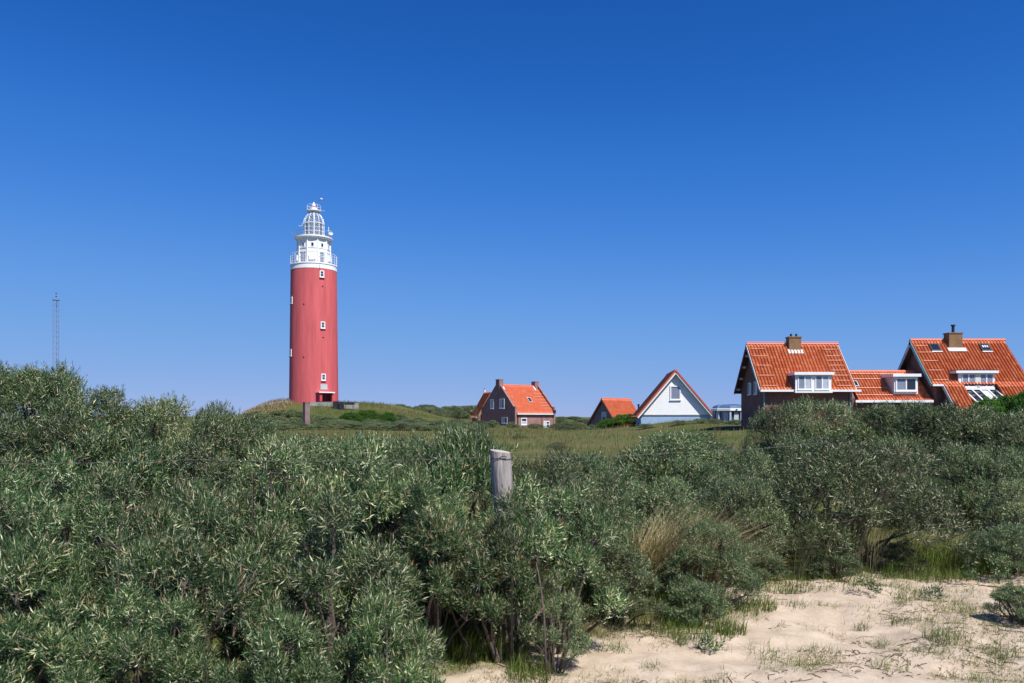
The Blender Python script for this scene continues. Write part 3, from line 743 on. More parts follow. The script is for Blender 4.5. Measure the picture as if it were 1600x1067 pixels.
# ------------------------------------------------------------------ right brick house with glazed veranda (house B)
def house_b():
    x0, x1 = 31.7, 39.2; yr, zr = 63.4, 7.92; ym, zm = 60.1, 4.36; yl = 57.6
    sl = (zr - zm) / (yr - ym); zl = zm - sl * (ym - yl)
    yb = 2 * yr - ym
    g = .8; ox, oy, oz = (x0 + x1) / 2, yr, g
    o = empty('veranda_house', (ox, oy, oz), 0, 'brick house with orange roof sweeping low over a glazed veranda', 'house')
    def l(x, y, z): return Vector((x - ox, y - oy, z - oz))
    wx0 = x0 + .5; wx1 = x1 - .2
    prof = [l(wx0, ym + .35, g - 1), l(wx0, yb - .4, g - 1), l(wx0, yb - .4, zr - .16 - (yb - .4 - yr) * sl), l(wx0, yr, zr - .16), l(wx0, ym + .35, zr - .16 - (yr - ym - .35) * sl)]
    MB().prism(prof, (wx1 - wx0, 0, 0)).build('wall', M['brick_red'], o)
    vf = Vector((0, yr - ym, zr - zm)); vb = Vector((0, -(yb - yr), zr - zm)); L = vf.length
    ro = pantiles(o, l(x0, ym, zm), X_, vf, x1 - x0, L)
    pantiles(o, l(x0, yb, zm), X_, vb, x1 - x0, L)
    vl = Vector((0, ym - yl, zm - zl)); L2 = vl.length
    xa = 32.55
    pantiles(o, l(xa, yl, zl), X_, vl, 34.05 - xa, L2 - .01)
    pantiles(o, l(36.55, yl, zl), X_, vl, x1 - 36.55, L2 - .01)
    # the cheeks under the low roof
    MB().prism([l(xa + .25, yl + .25, g - 1), l(xa + .25, ym + .34, g - 1), l(xa + .25, ym + .34, zm - .2 + .3), l(xa + .25, yl + .25, zl - .18 + .25)], (1.1, 0, 0)).build('side_room', M['brick_red'], o)
    MB().prism([l(36.75, yl + .25, g - 1), l(36.75, ym + .34, g - 1), l(36.75, ym + .34, zm - .2 + .3), l(36.75, yl + .25, zl - .18 + .25)], (2.1, 0, 0)).build('side_room', M['brick_brown'], o)
    ridge_cap(o, l(x0 - .02, yr, zr + .05), l(x1 + .02, yr, zr + .05))
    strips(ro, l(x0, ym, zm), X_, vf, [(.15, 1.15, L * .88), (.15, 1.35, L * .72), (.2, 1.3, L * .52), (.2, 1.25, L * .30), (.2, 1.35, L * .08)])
    for vv, yy in ((vf, ym), (vb, yb)):
        n = X_.cross(vv).normalized(); n = n if n.z > 0 else -n
        MB().obox(l(x0 - .02, yy, zm) + vv / 2 - n * .09, X_ * .025, vv / 2, n * .13).build('barge_board', M['teal'] if yy == ym else M['lead'], o)
    n = X_.cross(vl).normalized()
    MB().obox(l(xa - .02, yl, zl) + vl / 2 - n * .1, X_ * .025, vl / 2, n * .12).build('barge_board', M['lead'], o)
    MB().box(x0 - ox, xa - ox - .05, ym - oy - .13, ym - oy - .01, zm - oz - .12, zm - oz + .02).build('gutter', M['white'], o)
    un = vf.normalized(); n = X_.cross(un)
    ch = chimney(o, (35.0 - ox, 63.2 - oy), 1.05, .8, zr - oz - .6, 8.42 - oz, M['brick_ochre'], flue=.62)
    MB().obox(l(35.0, 62.62, zr - .72), X_ * .72, un * .2, n * .05).build('flashing', M['lead'], ch)
    for cx, f, dark in ((33.35, .84, True), (37.3, .84, False)):
        c_ = l(cx, ym, zm) + vf * f + n * .09
        sk = MB().obox(c_, X_ * .38, un * .38, n * .06).build('skylight', M['dark'], o)
        MB().obox(c_ + n * .066, X_ * .29, un * .29, n * .004).build('pane', M['glass_dark'], sk)
        if not dark:
            for k in (-.17, 0, .17): MB().obox(c_ + n * .075 + X_ * k + un * .05, X_ * .055, un * .12, n * .004).build('sash', M['lead'], sk)
        strips(ro, l(x0, ym, zm), X_, vf, [(cx - x0 - .4, cx - x0 + .4, L * f - .5)], h=.12, material=M['lead'], name='skylight_apron')
    # dormer
    d = MB().box(33.75 - ox, 36.5 - ox, 60.2 - oy, 61.6 - oy, 3.95 - oz, 5.22 - oz).build('dormer', M['white'], o)
    MB().box(33.45 - ox, 36.65 - ox, 59.95 - oy, 61.8 - oy, 5.222 - oz, 5.42 - oz).build('dormer_roof', M['white'], d)
    MB().box(33.44 - ox, 36.66 - ox, 59.94 - oy, 61.81 - oy, 5.422 - oz, 5.47 - oz).build('dormer_edge', M['dark'], d)
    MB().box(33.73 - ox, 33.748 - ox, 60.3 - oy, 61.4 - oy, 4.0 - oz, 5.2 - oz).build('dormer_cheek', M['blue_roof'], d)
    for cx in (34.5, 35.85):
        window(d, l(cx, 60.2, 4.68), X_, Z_, -Y_, 1.0, 1.0, 2, 1, .05, M['white'], [M['blind']], .05, .09)
    MB().box(34.98 - ox, 35.36 - ox, 60.15 - oy, 60.198 - oy, 4.2 - oz, 5.18 - oz).build('tan_panel', M['tan'], d)
    MB().box(33.7 - ox, 36.4 - ox, 60.02 - oy, 60.198 - oy, 3.96 - oz, 4.12 - oz).build('dormer_sill', M['white'], d)
    # glazed veranda roof
    v = MB().box(34.15 - ox, 36.5 - ox, 59.3 - oy, 60.0 - oy, g - oz - 1, 3.0 - oz).build('veranda', M['white'], o)
    a, b = l(34.1, 58.55, 3.02), l(34.1, 60.1, 3.92); vv = b - a; nn = X_.cross(vv).normalized()
    for k in range(4):
        cc = a + vv / 2 + X_ * (.3 + k * .6)
        MB().obox(cc, X_ * .27, vv / 2, nn * .01).build('glass_panel', M['glass_dark'] if k != 2 else M['lead'], v)
    for k in range(5):
        MB().obox(a + vv / 2 + X_ * (k * .6) + nn * .03, X_ * .045, vv / 2, nn * .05).build('glazing_bar', M['white'], v)
    MB().box(34.05 - ox, 36.55 - ox, 58.48 - oy, 58.56 - oy, 2.92 - oz, 3.06 - oz).build('veranda_gutter', M['white'], v)
house_b()

# ------------------------------------------------------------------ white gabled house
def white_house():
    Y0 = 90.0; c = P(1055, 655, Y0); ang = R(-5)
    g = .75
    o = empty('white_gable_house', (c.x, Y0, g), ang, 'white boarded gable house with pale blue lower wall and orange roof', 'house')
    apex = P(1055, 579, Y0).z - g; ze = P(1055, 647, Y0).z - g; hw = 3.98; Ld = 8.5; oh = .52
    MB().prism([(-hw + .25, 0, -1), (hw - .25, 0, -1), (hw - .1, 0, ze), (-hw + .1, 0, ze)], (0, Ld, 0)).build('lower_wall', M['paleblue'], o)
    sl = (apex - ze) / (hw + .12)
    up = MB().prism([(-hw + .1, -.06, ze + .002), (hw - .1, -.06, ze + .002), (0, -.06, ze + .002 + sl * (hw - .1))], (0, Ld, 0)).build('upper_wall', M['white_board'], o)
    k = 0; z = ze + .02
    while z < apex - .5:                       # horizontal boards
        w = (apex - .12 - z) / sl - .12
        MB().prism([(-w, -.065, z), (w, -.065, z), (w, -.080, z), (-w, -.080, z)], (0, 0, .180)).build('board', M['white_board'], up)
        z += .19
    MB().box(-hw, hw, -.10, -.005, ze - .06, ze + .01).build('drip_board', M['lead'], up)
    for s_ in (-1, 1):
        eave = Vector((s_ * (hw + .35), -oh, apex - sl * (hw + .35))); top = Vector((0, -oh, apex)); v = top - eave
        if s_ < 0: pantiles(o, eave + Y_ * (Ld + oh + .2), -Y_, v, Ld + oh + .2, v.length, material=M['tile_far'], tw=.3, tl=.4)
        else: pantiles(o, eave, Y_, v, Ld + oh + .2, v.length, material=M['tile_far'], tw=.3, tl=.4)
        n = Vector((s_ * sl, 0, 1)).normalized()
        MB().obox(eave + v / 2 - Y_ * .03 - n * .13, v / 2, n * .09, Y_ * .025).build('barge_board', M['white'], o)
        MB().obox(eave + v / 2 - Y_ * .035 + n * .04, v / 2, n * .075, Y_ * .09).build('verge_tiles', M['redpaint'], o).data.materials[0] = M['verge']
    ridge_cap(o, (0, -oh - .02, apex + .06), (0, Ld + .2, apex + .06), .12, M['tile_far'])
    zc = P(1055, 613, Y0).z - g
    window(o, (0, -.081, zc), X_, Z_, -Y_, 1.2, 1.62, 1, 1, .14, M['white'], M['blind'], .08)
    m = MB().tube([(-hw - .3 + .55, 5.4, ze), (-hw + .25, 5.4, ze + 1.15)], .09, 8); m.build('flue_pipe', M['dark'], o)
    MB().lathe([(.14, ze + 1.12), (.14, ze + 1.3)], 10, cap=True, c=(-hw + .25, 5.4)).build('flue_cap', M['dark'], o)
    MB().tube([(hw - .02, -.12, ze), (hw - .35, -.12, -.6)], .05, 6).build('downpipe', M['white'], o)
M['verge'] = mat('orange_verge', (0.52, 0.09, 0.035), 0.6, 0.15, 4)
white_house()

# ------------------------------------------------------------------ blue garden pavilion
def pavilion():
    Y = 84.0; c = P(1139, 655, Y); g = .8
    o = empty('garden_pavilion', (c.x, Y, g), R(11), 'small pale blue pavilion with low domed roof beside the white gable house', 'pavilion')
    zt = P(0, 631, Y).z - g; zf = P(0, 637.5, Y).z - g; zf0 = P(0, 641.5, Y).z - g
    Rr = 1.78; seg = 8
    MB().lathe([(Rr, zf), (Rr * .86, zf + (zt - zf) * .62), (Rr * .6, zt - .04), (.05, zt)], seg, R(22.5)).build('roof', M['blue_roof'], o)
    for j in range(seg):
        an = R(22.5) + 2 * math.pi * j / seg
        pts = [((r_ + .01) * math.cos(an), (r_ + .01) * math.sin(an), z + .01) for r_, z in ((Rr, zf), (Rr * .86, zf + (zt - zf) * .62), (Rr * .6, zt - .04), (.06, zt))]
        MB().tube(pts, .03, 5).build('roof_rib', M['blue_paint'], o)
    MB().lathe([(Rr + .03, zf0), (Rr + .06, zf0 + .03), (Rr + .06, zf - .03), (Rr, zf)], seg, R(22.5)).build('fascia', M['white'], o)
    MB().lathe([(Rr - .32, -1), (Rr - .32, zf0 + .05)], seg, R(22.5)).build('glazing', M['glass'], o)
    for j in range(seg):
        an = R(22.5) + 2 * math.pi * j / seg
        MB().tube([((Rr - .18) * math.cos(an), (Rr - .18) * math.sin(an), -1), ((Rr - .18) * math.cos(an), (Rr - .18) * math.sin(an), zf0)], .13, 8).build('post', M['curtain'], o)
        am = an + math.pi / seg; n = Vector((math.cos(am), math.sin(am), 0)); r = Vector((-math.sin(am), math.cos(am), 0)); ap = (Rr - .30) * math.cos(math.pi / seg)
        MB().obox(n * (ap + .03) + Z_ * (zf0 / 2 - .4) + r * .12, r * .26, Z_ * (zf0 / 2 + .3), n * .02).build('wall_panel', M['curtain'], o)
    MB().obox((-.02, -Rr - .01, (zf0 + zf) / 2), X_ * .08, Y_ * .05, Z_ * .06).build('lamp', M['dark'], o)
pavilion()

# ------------------------------------------------------------------ brown house with stepped gable shoulders
def brown_house():
    a = R(55)
    near = P(805, 655, 140.0); g = .15
    n = Vector((-math.sin(a), -math.cos(a), 0))         # out of the gable
    # local frame: local -y = out of the gable, local +x = towards the near corner
    W = 10.6; Ld = 8.7
    rz = math.atan2(-n.x, n.y) + math.pi
    # choose rz so that local -y maps to n
    rz = math.atan2(n.x, -n.y)
    xdir = Vector((math.cos(rz), math.sin(rz), 0))
    org = near - xdir * W / 2; org.z = g
    o = empty('twin_chimney_house', org, rz, 'brown brick house with two chimneys and bright orange roof in the field', 'house')
    ze = P(0, 643, 140).z - g; zr = P(0, 601.5, 146).z - g
    hw = W / 2; sl = (zr - ze) / (hw + .15)
    wall = MB().prism([(-hw, 0, -1), (hw, 0, -1), (hw, 0, ze), (0, 0, ze + sl * hw), (-hw, 0, ze)], (0, Ld, 0)).build('wall', M['brick_brown'], o)
    zs = ze + .55
    for yy in (-.12, Ld - .22):                      # gable walls standing above the roof
        MB().prism([(-hw - .12, yy, -1), (hw + .12, yy, -1), (hw + .12, yy, zs + .45), (hw - .35, yy, zs + .45), (.55, yy, zr + .18), (-.55, yy, zr + .18), (-hw + .35, yy, zs + .45), (-hw - .12, yy, zs + .45)], (0, .34, 0)).build('gable_wall', M['brick_brown'], o)
    for s_ in (-1, 1):
        e = Vector((s_ * (hw + .3), .23, ze - .18)); t = Vector((0, .23, zr)); v = t - e; L = v.length
        if s_ < 0: ro = pantiles(o, e + Y_ * (Ld - .46), -Y_, v, Ld - .46, L, material=M['tile_far'], tw=.3, tl=.4, roll=.06)
        else:
            ro = pantiles(o, e, Y_, v, Ld - .46, L, material=M['tile_far'], tw=.3, tl=.4, roll=.06)
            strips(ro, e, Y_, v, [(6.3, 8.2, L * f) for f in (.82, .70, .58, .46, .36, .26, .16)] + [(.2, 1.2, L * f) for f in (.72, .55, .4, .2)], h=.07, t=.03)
            nn = Y_.cross(v).normalized(); nn = nn if nn.z > 0 else -nn
            cs = e + v * .47 + Y_ * 4.6 + nn * .09
            sk = MB().obox(cs, Y_ * .38, v.normalized() * .62, nn * .06).build('skylight', M['lead'], o)
            MB().obox(cs + nn * .066, Y_ * .3, v.normalized() * .52, nn * .004).build('pane', M['glass_dark'], sk)
            MB().box(hw + .16, hw + .42, .2, Ld - .2, ze - .42, ze - .22).build('gutter', M['white'], o)
    ridge_cap(o, (0, .2, zr + .05), (0, Ld - .2, zr + .05), .12, M['tile_far'])
    ch1 = chimney(o, (0, .25), 1.15, .85, zr - .5, P(0, 592.5, 144).z - g, M['brick_brown'])
    ch2 = chimney(o, (0, Ld - .4), 1.15, .85, zr - .5, P(0, 596.5, 150).z - g, M['brick_brown'])
    for ch, yy in ((ch1, .75), (ch2, Ld - .95)):
        MB().obox((.55, yy, zr - .45), Vector((1, 0, -sl)).normalized() * .55, Y_ * .1, Vector((sl, 0, 1)).normalized() * .06).build('flashing', M['white'], ch)
    gy = -.121
    for (cx, cz, w, h, cl) in ((-1.85, 4.45, 1.15, 1.75, 1), (1.35, 4.45, 1.6, 1.75, 2), (2.2, 1.45, 1.8, 1.1, 2), (-3.4, .7, 1.2, 1.0, 1)):
        window(o, (cx, gy, cz), X_, Z_, -Y_, w, h, cl, 1, .13, M['white'], [M['curtain'], M['glass']], .07, .1)
    for (cy, cz, w, h, cl) in ((1.9, 1.25, 1.25, 1.25, 1), (6.9, .75, 1.35, 1.15, 2)):
        window(o, (hw, cy, cz), Y_, Z_, X_, w, h, cl, 2, .13, M['white'], [M['curtain'], M['glass_dark']], .07, .1)
    MB().tube([(hw + .2, .5, ze - .3), (hw + .1, .5, -.6)], .06, 6).build('downpipe', M['dark'], o)
    MB().tube([(hw + .2, Ld - 2.9, ze - .3), (hw + .1, Ld - 2.9, -.6)], .035, 6).build('downpipe', M['dark'], o)
    MB().obox((hw + .45, Ld - .3, ze + .1), X_ * .2, Y_ * .2, Z_ * .3).build('vent', M['dark'], o)
    # cross wing on the far left side of the gable: ridge runs along local x
    q = -1.3; xw0, xw1 = -hw - 2.3, -hw - .14; we = P(0, 651, 150).z - g; wr = P(0, 612.5, 153).z - g; dp = 3.1
    wsl = (wr - we) / dp
    cw = MB().prism([(xw0 + .15, q + .35, -1), (xw0 + .15, q + 2 * dp - .1, -1), (xw0 + .15, q + 2 * dp - .1, we + .1), (xw0 + .15, q + dp + .1, wr - .2), (xw0 + .15, q + .35, we + .1)], (xw1 - xw0 - .16, 0, 0)).build('side_wing', M['brick_brown'], o)
    v = Vector((0, dp, wr - we))
    pantiles(cw, (xw0, q + .1, we), X_, v, xw1 - xw0 - .01, v.length, material=M['tile_far'], tw=.3, tl=.4, roll=.06)
    v2 = Vector((0, -dp, wr - we))
    pantiles(cw, (xw0, q + .1 + 2 * dp, we), X_, v2, xw1 - xw0 - .01, v.length, material=M['tile_far'], tw=.3, tl=.4, roll=.06)
    v3 = Vector((0, dp, wr - we))
    MB().box(xw0 - .05, xw1, q - .06, q + .09, we - .16, we - .01).build('wing_gutter', M['white'], cw)
    MB().obox((xw0 + .1, q + dp + .1, wr + .15), X_ * .12, Y_ * .12, Z_ * .35).build('finial', M['white'], cw)
    MB().tube([(xw0 - .15, q + dp + .3, wr - .3), (xw0 - .15, q + dp + .3, wr + .8)], .08, 6).build('vent_pipe', M['dark'], cw)
brown_house()

# ------------------------------------------------------------------ little house half behind the green bush
def little_house():
    a = R(50); n = Vector((-math.sin(a), -math.cos(a), 0)); rz = math.atan2(n.x, -n.y)
    Y = 120.0; c = P(942, 655, Y); g = .45; W = 6.4; Ld = 5.9
    o = empty('little_house', (c.x, Y, g), rz, 'little mauve brick house with steep orange roof behind the green bush', 'house')
    apex = P(0, 623.5, Y).z - g; ze = .15; hw = W / 2; sl = (apex - ze) / (hw + .1)
    MB().prism([(-hw, 0, -1), (hw, 0, -1), (hw, 0, ze), (0, 0, ze + sl * hw), (-hw, 0, ze)], (0, Ld, 0)).build('wall', M['brick_mauve'], o)
    for s_ in (-1, 1):
        e = Vector((s_ * (hw + .25), -.3, apex - sl * (hw + .25) + .12)); t = Vector((0, -.3, apex + .12)); v = t - e
        if s_ < 0: pantiles(o, e + Y_ * (Ld + .5), -Y_, v, Ld + .5, v.length, material=M['tile_far'], tw=.3, tl=.4, roll=.06)
        else: pantiles(o, e, Y_, v, Ld + .5, v.length, material=M['tile_far'], tw=.3, tl=.4, roll=.06)
        nn = Vector((s_ * sl, 0, 1)).normalized()
        MB().obox(e + v / 2 - Y_ * .03 - nn * .1, v / 2, nn * .1, Y_ * .025).build('barge_board', M['brick_red'], o)
    ridge_cap(o, (0, -.3, apex + .17), (0, Ld + .2, apex + .17), .1, M['tile_far'])
    window(o, (.25, 0, 1.75), X_, Z_, -Y_, .95, 1.4, 1, 2, .15, M['tan'], [M['brick_mauve'], M['curtain']], .07, .08)
    MB().tube([(hw - .7, 1.2, ze + .3), (hw - .7, 1.2, ze + 1.9)], .09, 8).build('flue_pipe', M['dark'], o)
little_house()

# ------------------------------------------------------------------ vegetation
def unit(a): return a / np.maximum(np.linalg.norm(a, axis=-1, keepdims=True), 1e-9)

def sprig(rg, n_leaf=18, L=0.15, leaf=0.05, wid=0.0085, pal=None):
    """one leafy shoot along +z: narrow leaves in a spiral, closer at the tip"""
    vs, ts, cs = [], [], []
    for i in range(n_leaf):
        f = (i + rg.random() * .6) / n_leaf
        z = L * f ** 0.8
        az = i * 2.4 + rg.normal(0, .35)
        tilt = np.interp(f, [0, .5, 1], [1.3, 1.0, .50]) + rg.normal(0, .22)
        ll = leaf * np.interp(f, [0, .35, .8, 1], [.75, 1.05, 1.0, .62]) * rg.uniform(.75, 1.2)
        d = np.array([math.cos(az) * math.sin(tilt), math.sin(az) * math.sin(tilt), math.cos(tilt)])
        s = np.array([-math.sin(az), math.cos(az), 0.0])
        s = unit(s + .5 * rg.normal(size=3) * .5); s = unit(s - d * s.dot(d)); nrm = np.cross(s, d)
        b = np.array([0, 0, z]); w = wid * rg.uniform(.8, 1.25) / 2
        mid = b + d * ll * .42
        vs += [b, mid + s * w + nrm * w * .45, b + d * ll - nrm * ll * rg.uniform(.02, .12), mid - s * w + nrm * w * .45]
        k = 4 * i; ts += [(k, k + 1, k + 2), (k, k + 2, k + 3)]
        c = pal(rg, f); cs += [c] * 4
    return np.array(vs), np.array(ts), np.array(cs)

def pal_buck(rg, f):
    u = rg.random()
    if u < .125: c = np.array([.52, .52, .31])              # silvery underside
    elif u < .37: c = np.array([.150, .208, .080])
    elif u < .40 and f > .4: c = np.array([.30, .185, .085])   # rusty shoot
    else: c = np.array([.034, .084, .024])
    return c * rg.uniform(.75, 1.25)
def pal_green(rg, f):
    c = np.array([.060, .165, .018]) if rg.random() < .6 else np.array([.105, .225, .034])
    return c * rg.uniform(.7, 1.25)

def rot_to(dirs, rg):
    """rotation matrices taking +z to dirs with a random spin"""
    z = unit(dirs); r = unit(rg.normal(size=z.shape)); x = unit(np.cross(r, z)); y = np.cross(z, x)
    return np.stack([x, y, z], axis=-1)

def shrub_meshes(seed, w=1.7, h=1.3, n=2900, pal=pal_buck, leaf=0.050, wid=0.0064, n_leaf=14, L=.115, nblob=20, long_shoots=.025, zmin=.06, skirt=6, open_=0.0):
    rg = np.random.default_rng(seed)
    # clumps: a few big ones inside, many small ones round them so that dark hollows stay between
    bl = [(0, 0, h * (.50 - .1 * open_), w * (.30 - .14 * open_), h * (.40 - .14 * open_))]
    for i in range(nblob):
        a = 2.4 * i + rg.normal(0, .3); q = math.sqrt((i + .5) / nblob)
        br = w * rg.uniform(.10, .17) * (1 - .16 * open_); rr = (w * .5 - br * .75) * q * rg.uniform(.9, 1.08)
        top = h * (1 - .62 * q ** 2.6) * rg.uniform(.84 - .20 * open_, 1.03)
        bl.append((rr * math.cos(a), rr * math.sin(a), max(br * .7, top - br), br, br * rg.uniform(.85, 1.1)))
    for i in range(skirt):      # skirt clumps low down
        a = rg.uniform(0, 2 * math.pi); br = w * rg.uniform(.09, .15); rr = w * .47 - br * .6
        bl.append((rr * math.cos(a), rr * math.sin(a), h * rg.uniform(.12, .38), br, br * .9))
    bl = np.array(bl)
    ctint = rg.uniform(.80, 1.2, len(bl))
    wt = bl[:, 3] ** 2; wt[0] *= 1 - .75 * open_; wt = wt / wt.sum()
    pts, dirs, cti = [], [], []
    got = 0
    while got < n:
        m = 4000
        k = rg.choice(len(bl), m, p=wt); b = bl[k]
        d = rg.normal(size=(m, 3)); d[:, 2] = d[:, 2] + .2; d = unit(d)
        depth = np.where(rg.random(m) < .78 + .16 * open_, rg.uniform(.80, 1.10, m), rg.uniform(.40, .80, m))
        p = b[:, :3] + d * np.stack([b[:, 3], b[:, 3], b[:, 4]], 1) * depth[:, None]
        q = (p[:, None, :] - bl[None, :, :3]) / np.stack([bl[:, 3], bl[:, 3], bl[:, 4]], 1)[None]
        ins = (np.linalg.norm(q, axis=2) < .78)
        ins[np.arange(m), k] = False
        up = np.clip(.42 - .30 * open_ + .85 * d[:, 2], .02, 1.0)
        keep = (p[:, 2] > zmin * h) & (~ins.any(1) | (rg.random(m) < .08)) & (rg.random(m) < up)
        p, d = p[keep], d[keep]
        pts.append(p); dirs.append(unit(d * .85 + np.array([0, 0, .5]) + rg.normal(size=p.shape) * .42)); cti.append(ctint[k[keep]]); got += len(p)
    pts = np.concatenate(pts)[:n]; dirs = np.concatenate(dirs)[:n]; cti = np.concatenate(cti)[:n]
    longm = (rg.random(n) < long_shoots) & (pts[:, 2] > .55 * h)
    V, T, C = [], [], []; off = 0
    temps = [sprig(rg, n_leaf, L * rg.uniform(.8, 1.2), leaf, wid, pal) for _ in range(10)]
    ltemps = [sprig(rg, int(n_leaf * 1.6), L * 1.8, leaf, wid, pal) for _ in range(3)]
    sel = rg.integers(0, 10, n); lsel = rg.integers(0, 3, n)
    for grp, tl, mask in [(i, temps[i], (sel == i) & ~longm) for i in range(10)] + [(i, ltemps[i], (lsel == i) & longm) for i in range(3)]:
        ii = np.nonzero(mask)[0]
        if len(ii) == 0: continue
        v, t, c = tl
        Rm = rot_to(dirs[ii], rg); sc_ = rg.uniform(.8, 1.2, len(ii))
        vv = np.einsum('nij,kj->nki', Rm, v) * sc_[:, None, None] + (pts[ii] - dirs[ii] * L * .5)[:, None, :]
        tt = t[None] + (np.arange(len(ii)) * len(v))[:, None, None] + off
        cc = c[None] * rg.uniform(.8, 1.2, (len(ii), 1, 1)) * cti[ii][:, None, None]
        V.append(vv.reshape(-1, 3)); T.append(tt.reshape(-1, 3)); C.append(cc.reshape(-1, 3)); off += vv.shape[0] * vv.shape[1]
    VV = np.concatenate(V)
    hz = np.percentile(VV[:, 2], 99.3); wr = w
    crown = np_mesh('crown', VV, np.concatenate(T), np.concatenate(C)); crown['top'] = float(hz); crown['wide'] = float(wr)
    # branches
    m = MB()
    for b in bl[:nblob + 1]:
        e = Vector(b[:3]); base = Vector((rg.normal(0, .05), rg.normal(0, .05), -.15))
        mid = base.lerp(e, .5) + Vector((rg.normal(0, .06), rg.normal(0, .06), .08))
        m.tube([base, base.lerp(mid, .5) + Vector((rg.normal(0, .02), rg.normal(0, .02), 0)), mid, e], [.022, .018, .014, .008], 5)
    for i in rg.integers(0, n, 130):
        p = Vector(pts[i]); k = int(np.argmin(np.linalg.norm(bl[:, :3] - pts[i], axis=1))); c_ = Vector(bl[k][:3])
        mid = c_.lerp(p, .5) + Vector(rg.normal(0, .03, 3))
        m.tube([c_, mid, p + Vector(dirs[i]) * rg.uniform(-.02, .10)], [.007, .005, .0025], 3, cap=False)
    me = bpy.data.meshes.new('branches'); me.from_pydata(m.v, [], m.f); me.update()
    return crown, me

VAR = []
VAR_SPEC = [(1.7, 1.30, 3000, .06, 6), (1.9, 1.15, 3200, .06, 7), (1.5, 1.45, 2700, .22, 2), (1.8, 1.25, 3100, .10, 5), (1.6, 1.20, 2600, .24, 2), (1.3, 0.95, 1900, .05, 5), (2.0, 1.4, 3600, .08, 6)]
for i, (w, h, n, zm_, sk_) in enumerate(VAR_SPEC):
    cr, br = shrub_meshes(100 + i, w, h, int(n * .88), zmin=zm_, skirt=sk_, open_=.6)
    cr.materials.append(M['leaf']); br.materials.append(M['bark']); VAR.append((cr, br, cr['wide'], cr['top']))
OPEN = []      # looser plants with long leaves for the near left thicket
for i, (w, h, n, zm_, sk_) in enumerate([(1.4, 1.25, 1900, .12, 4), (1.35, 1.3, 1850, .14, 4), (1.45, 1.2, 1950, .10, 5), (1.1, .95, 1300, .08, 4), (1.3, 1.25, 1600, .36, 1)]):
    cr, br = shrub_meshes(200 + i, w, h, n, leaf=.056, wid=.0062, n_leaf=14, L=.13, nblob=16, zmin=zm_, skirt=sk_, open_=1.0, long_shoots=.04)
    cr.materials.append(M['leaf']); br.materials.append(M['bark']); OPEN.append((cr, br, cr['wide'], cr['top']))
GREEN = []
for i, (w, h, n) in enumerate([(1.9, 1.2, 1500), (1.6, 1.3, 1300)]):
    cr, br = shrub_meshes(300 + i, w, h, n, pal_green, .055, .026, 12, .13)
    cr.materials.append(M['leaf_green']); br.materials.append(M['bark']); GREEN.append((cr, br, cr['wide'], cr['top']))

def place_shrub(name, x, y, width, height, var, label, group, cat='shrub', spin=None, z=None):
    cr, br, w, h = var
    o = empty(name, (x, y, (gz(x, y) if z is None else z)), random.uniform(0, 6.28) if spin is None else spin, label, cat, group)
    s = width / w; o.scale = (s, s, height / h)
    link('crown', cr, None, o); link('branches', br, None, o)
    return o

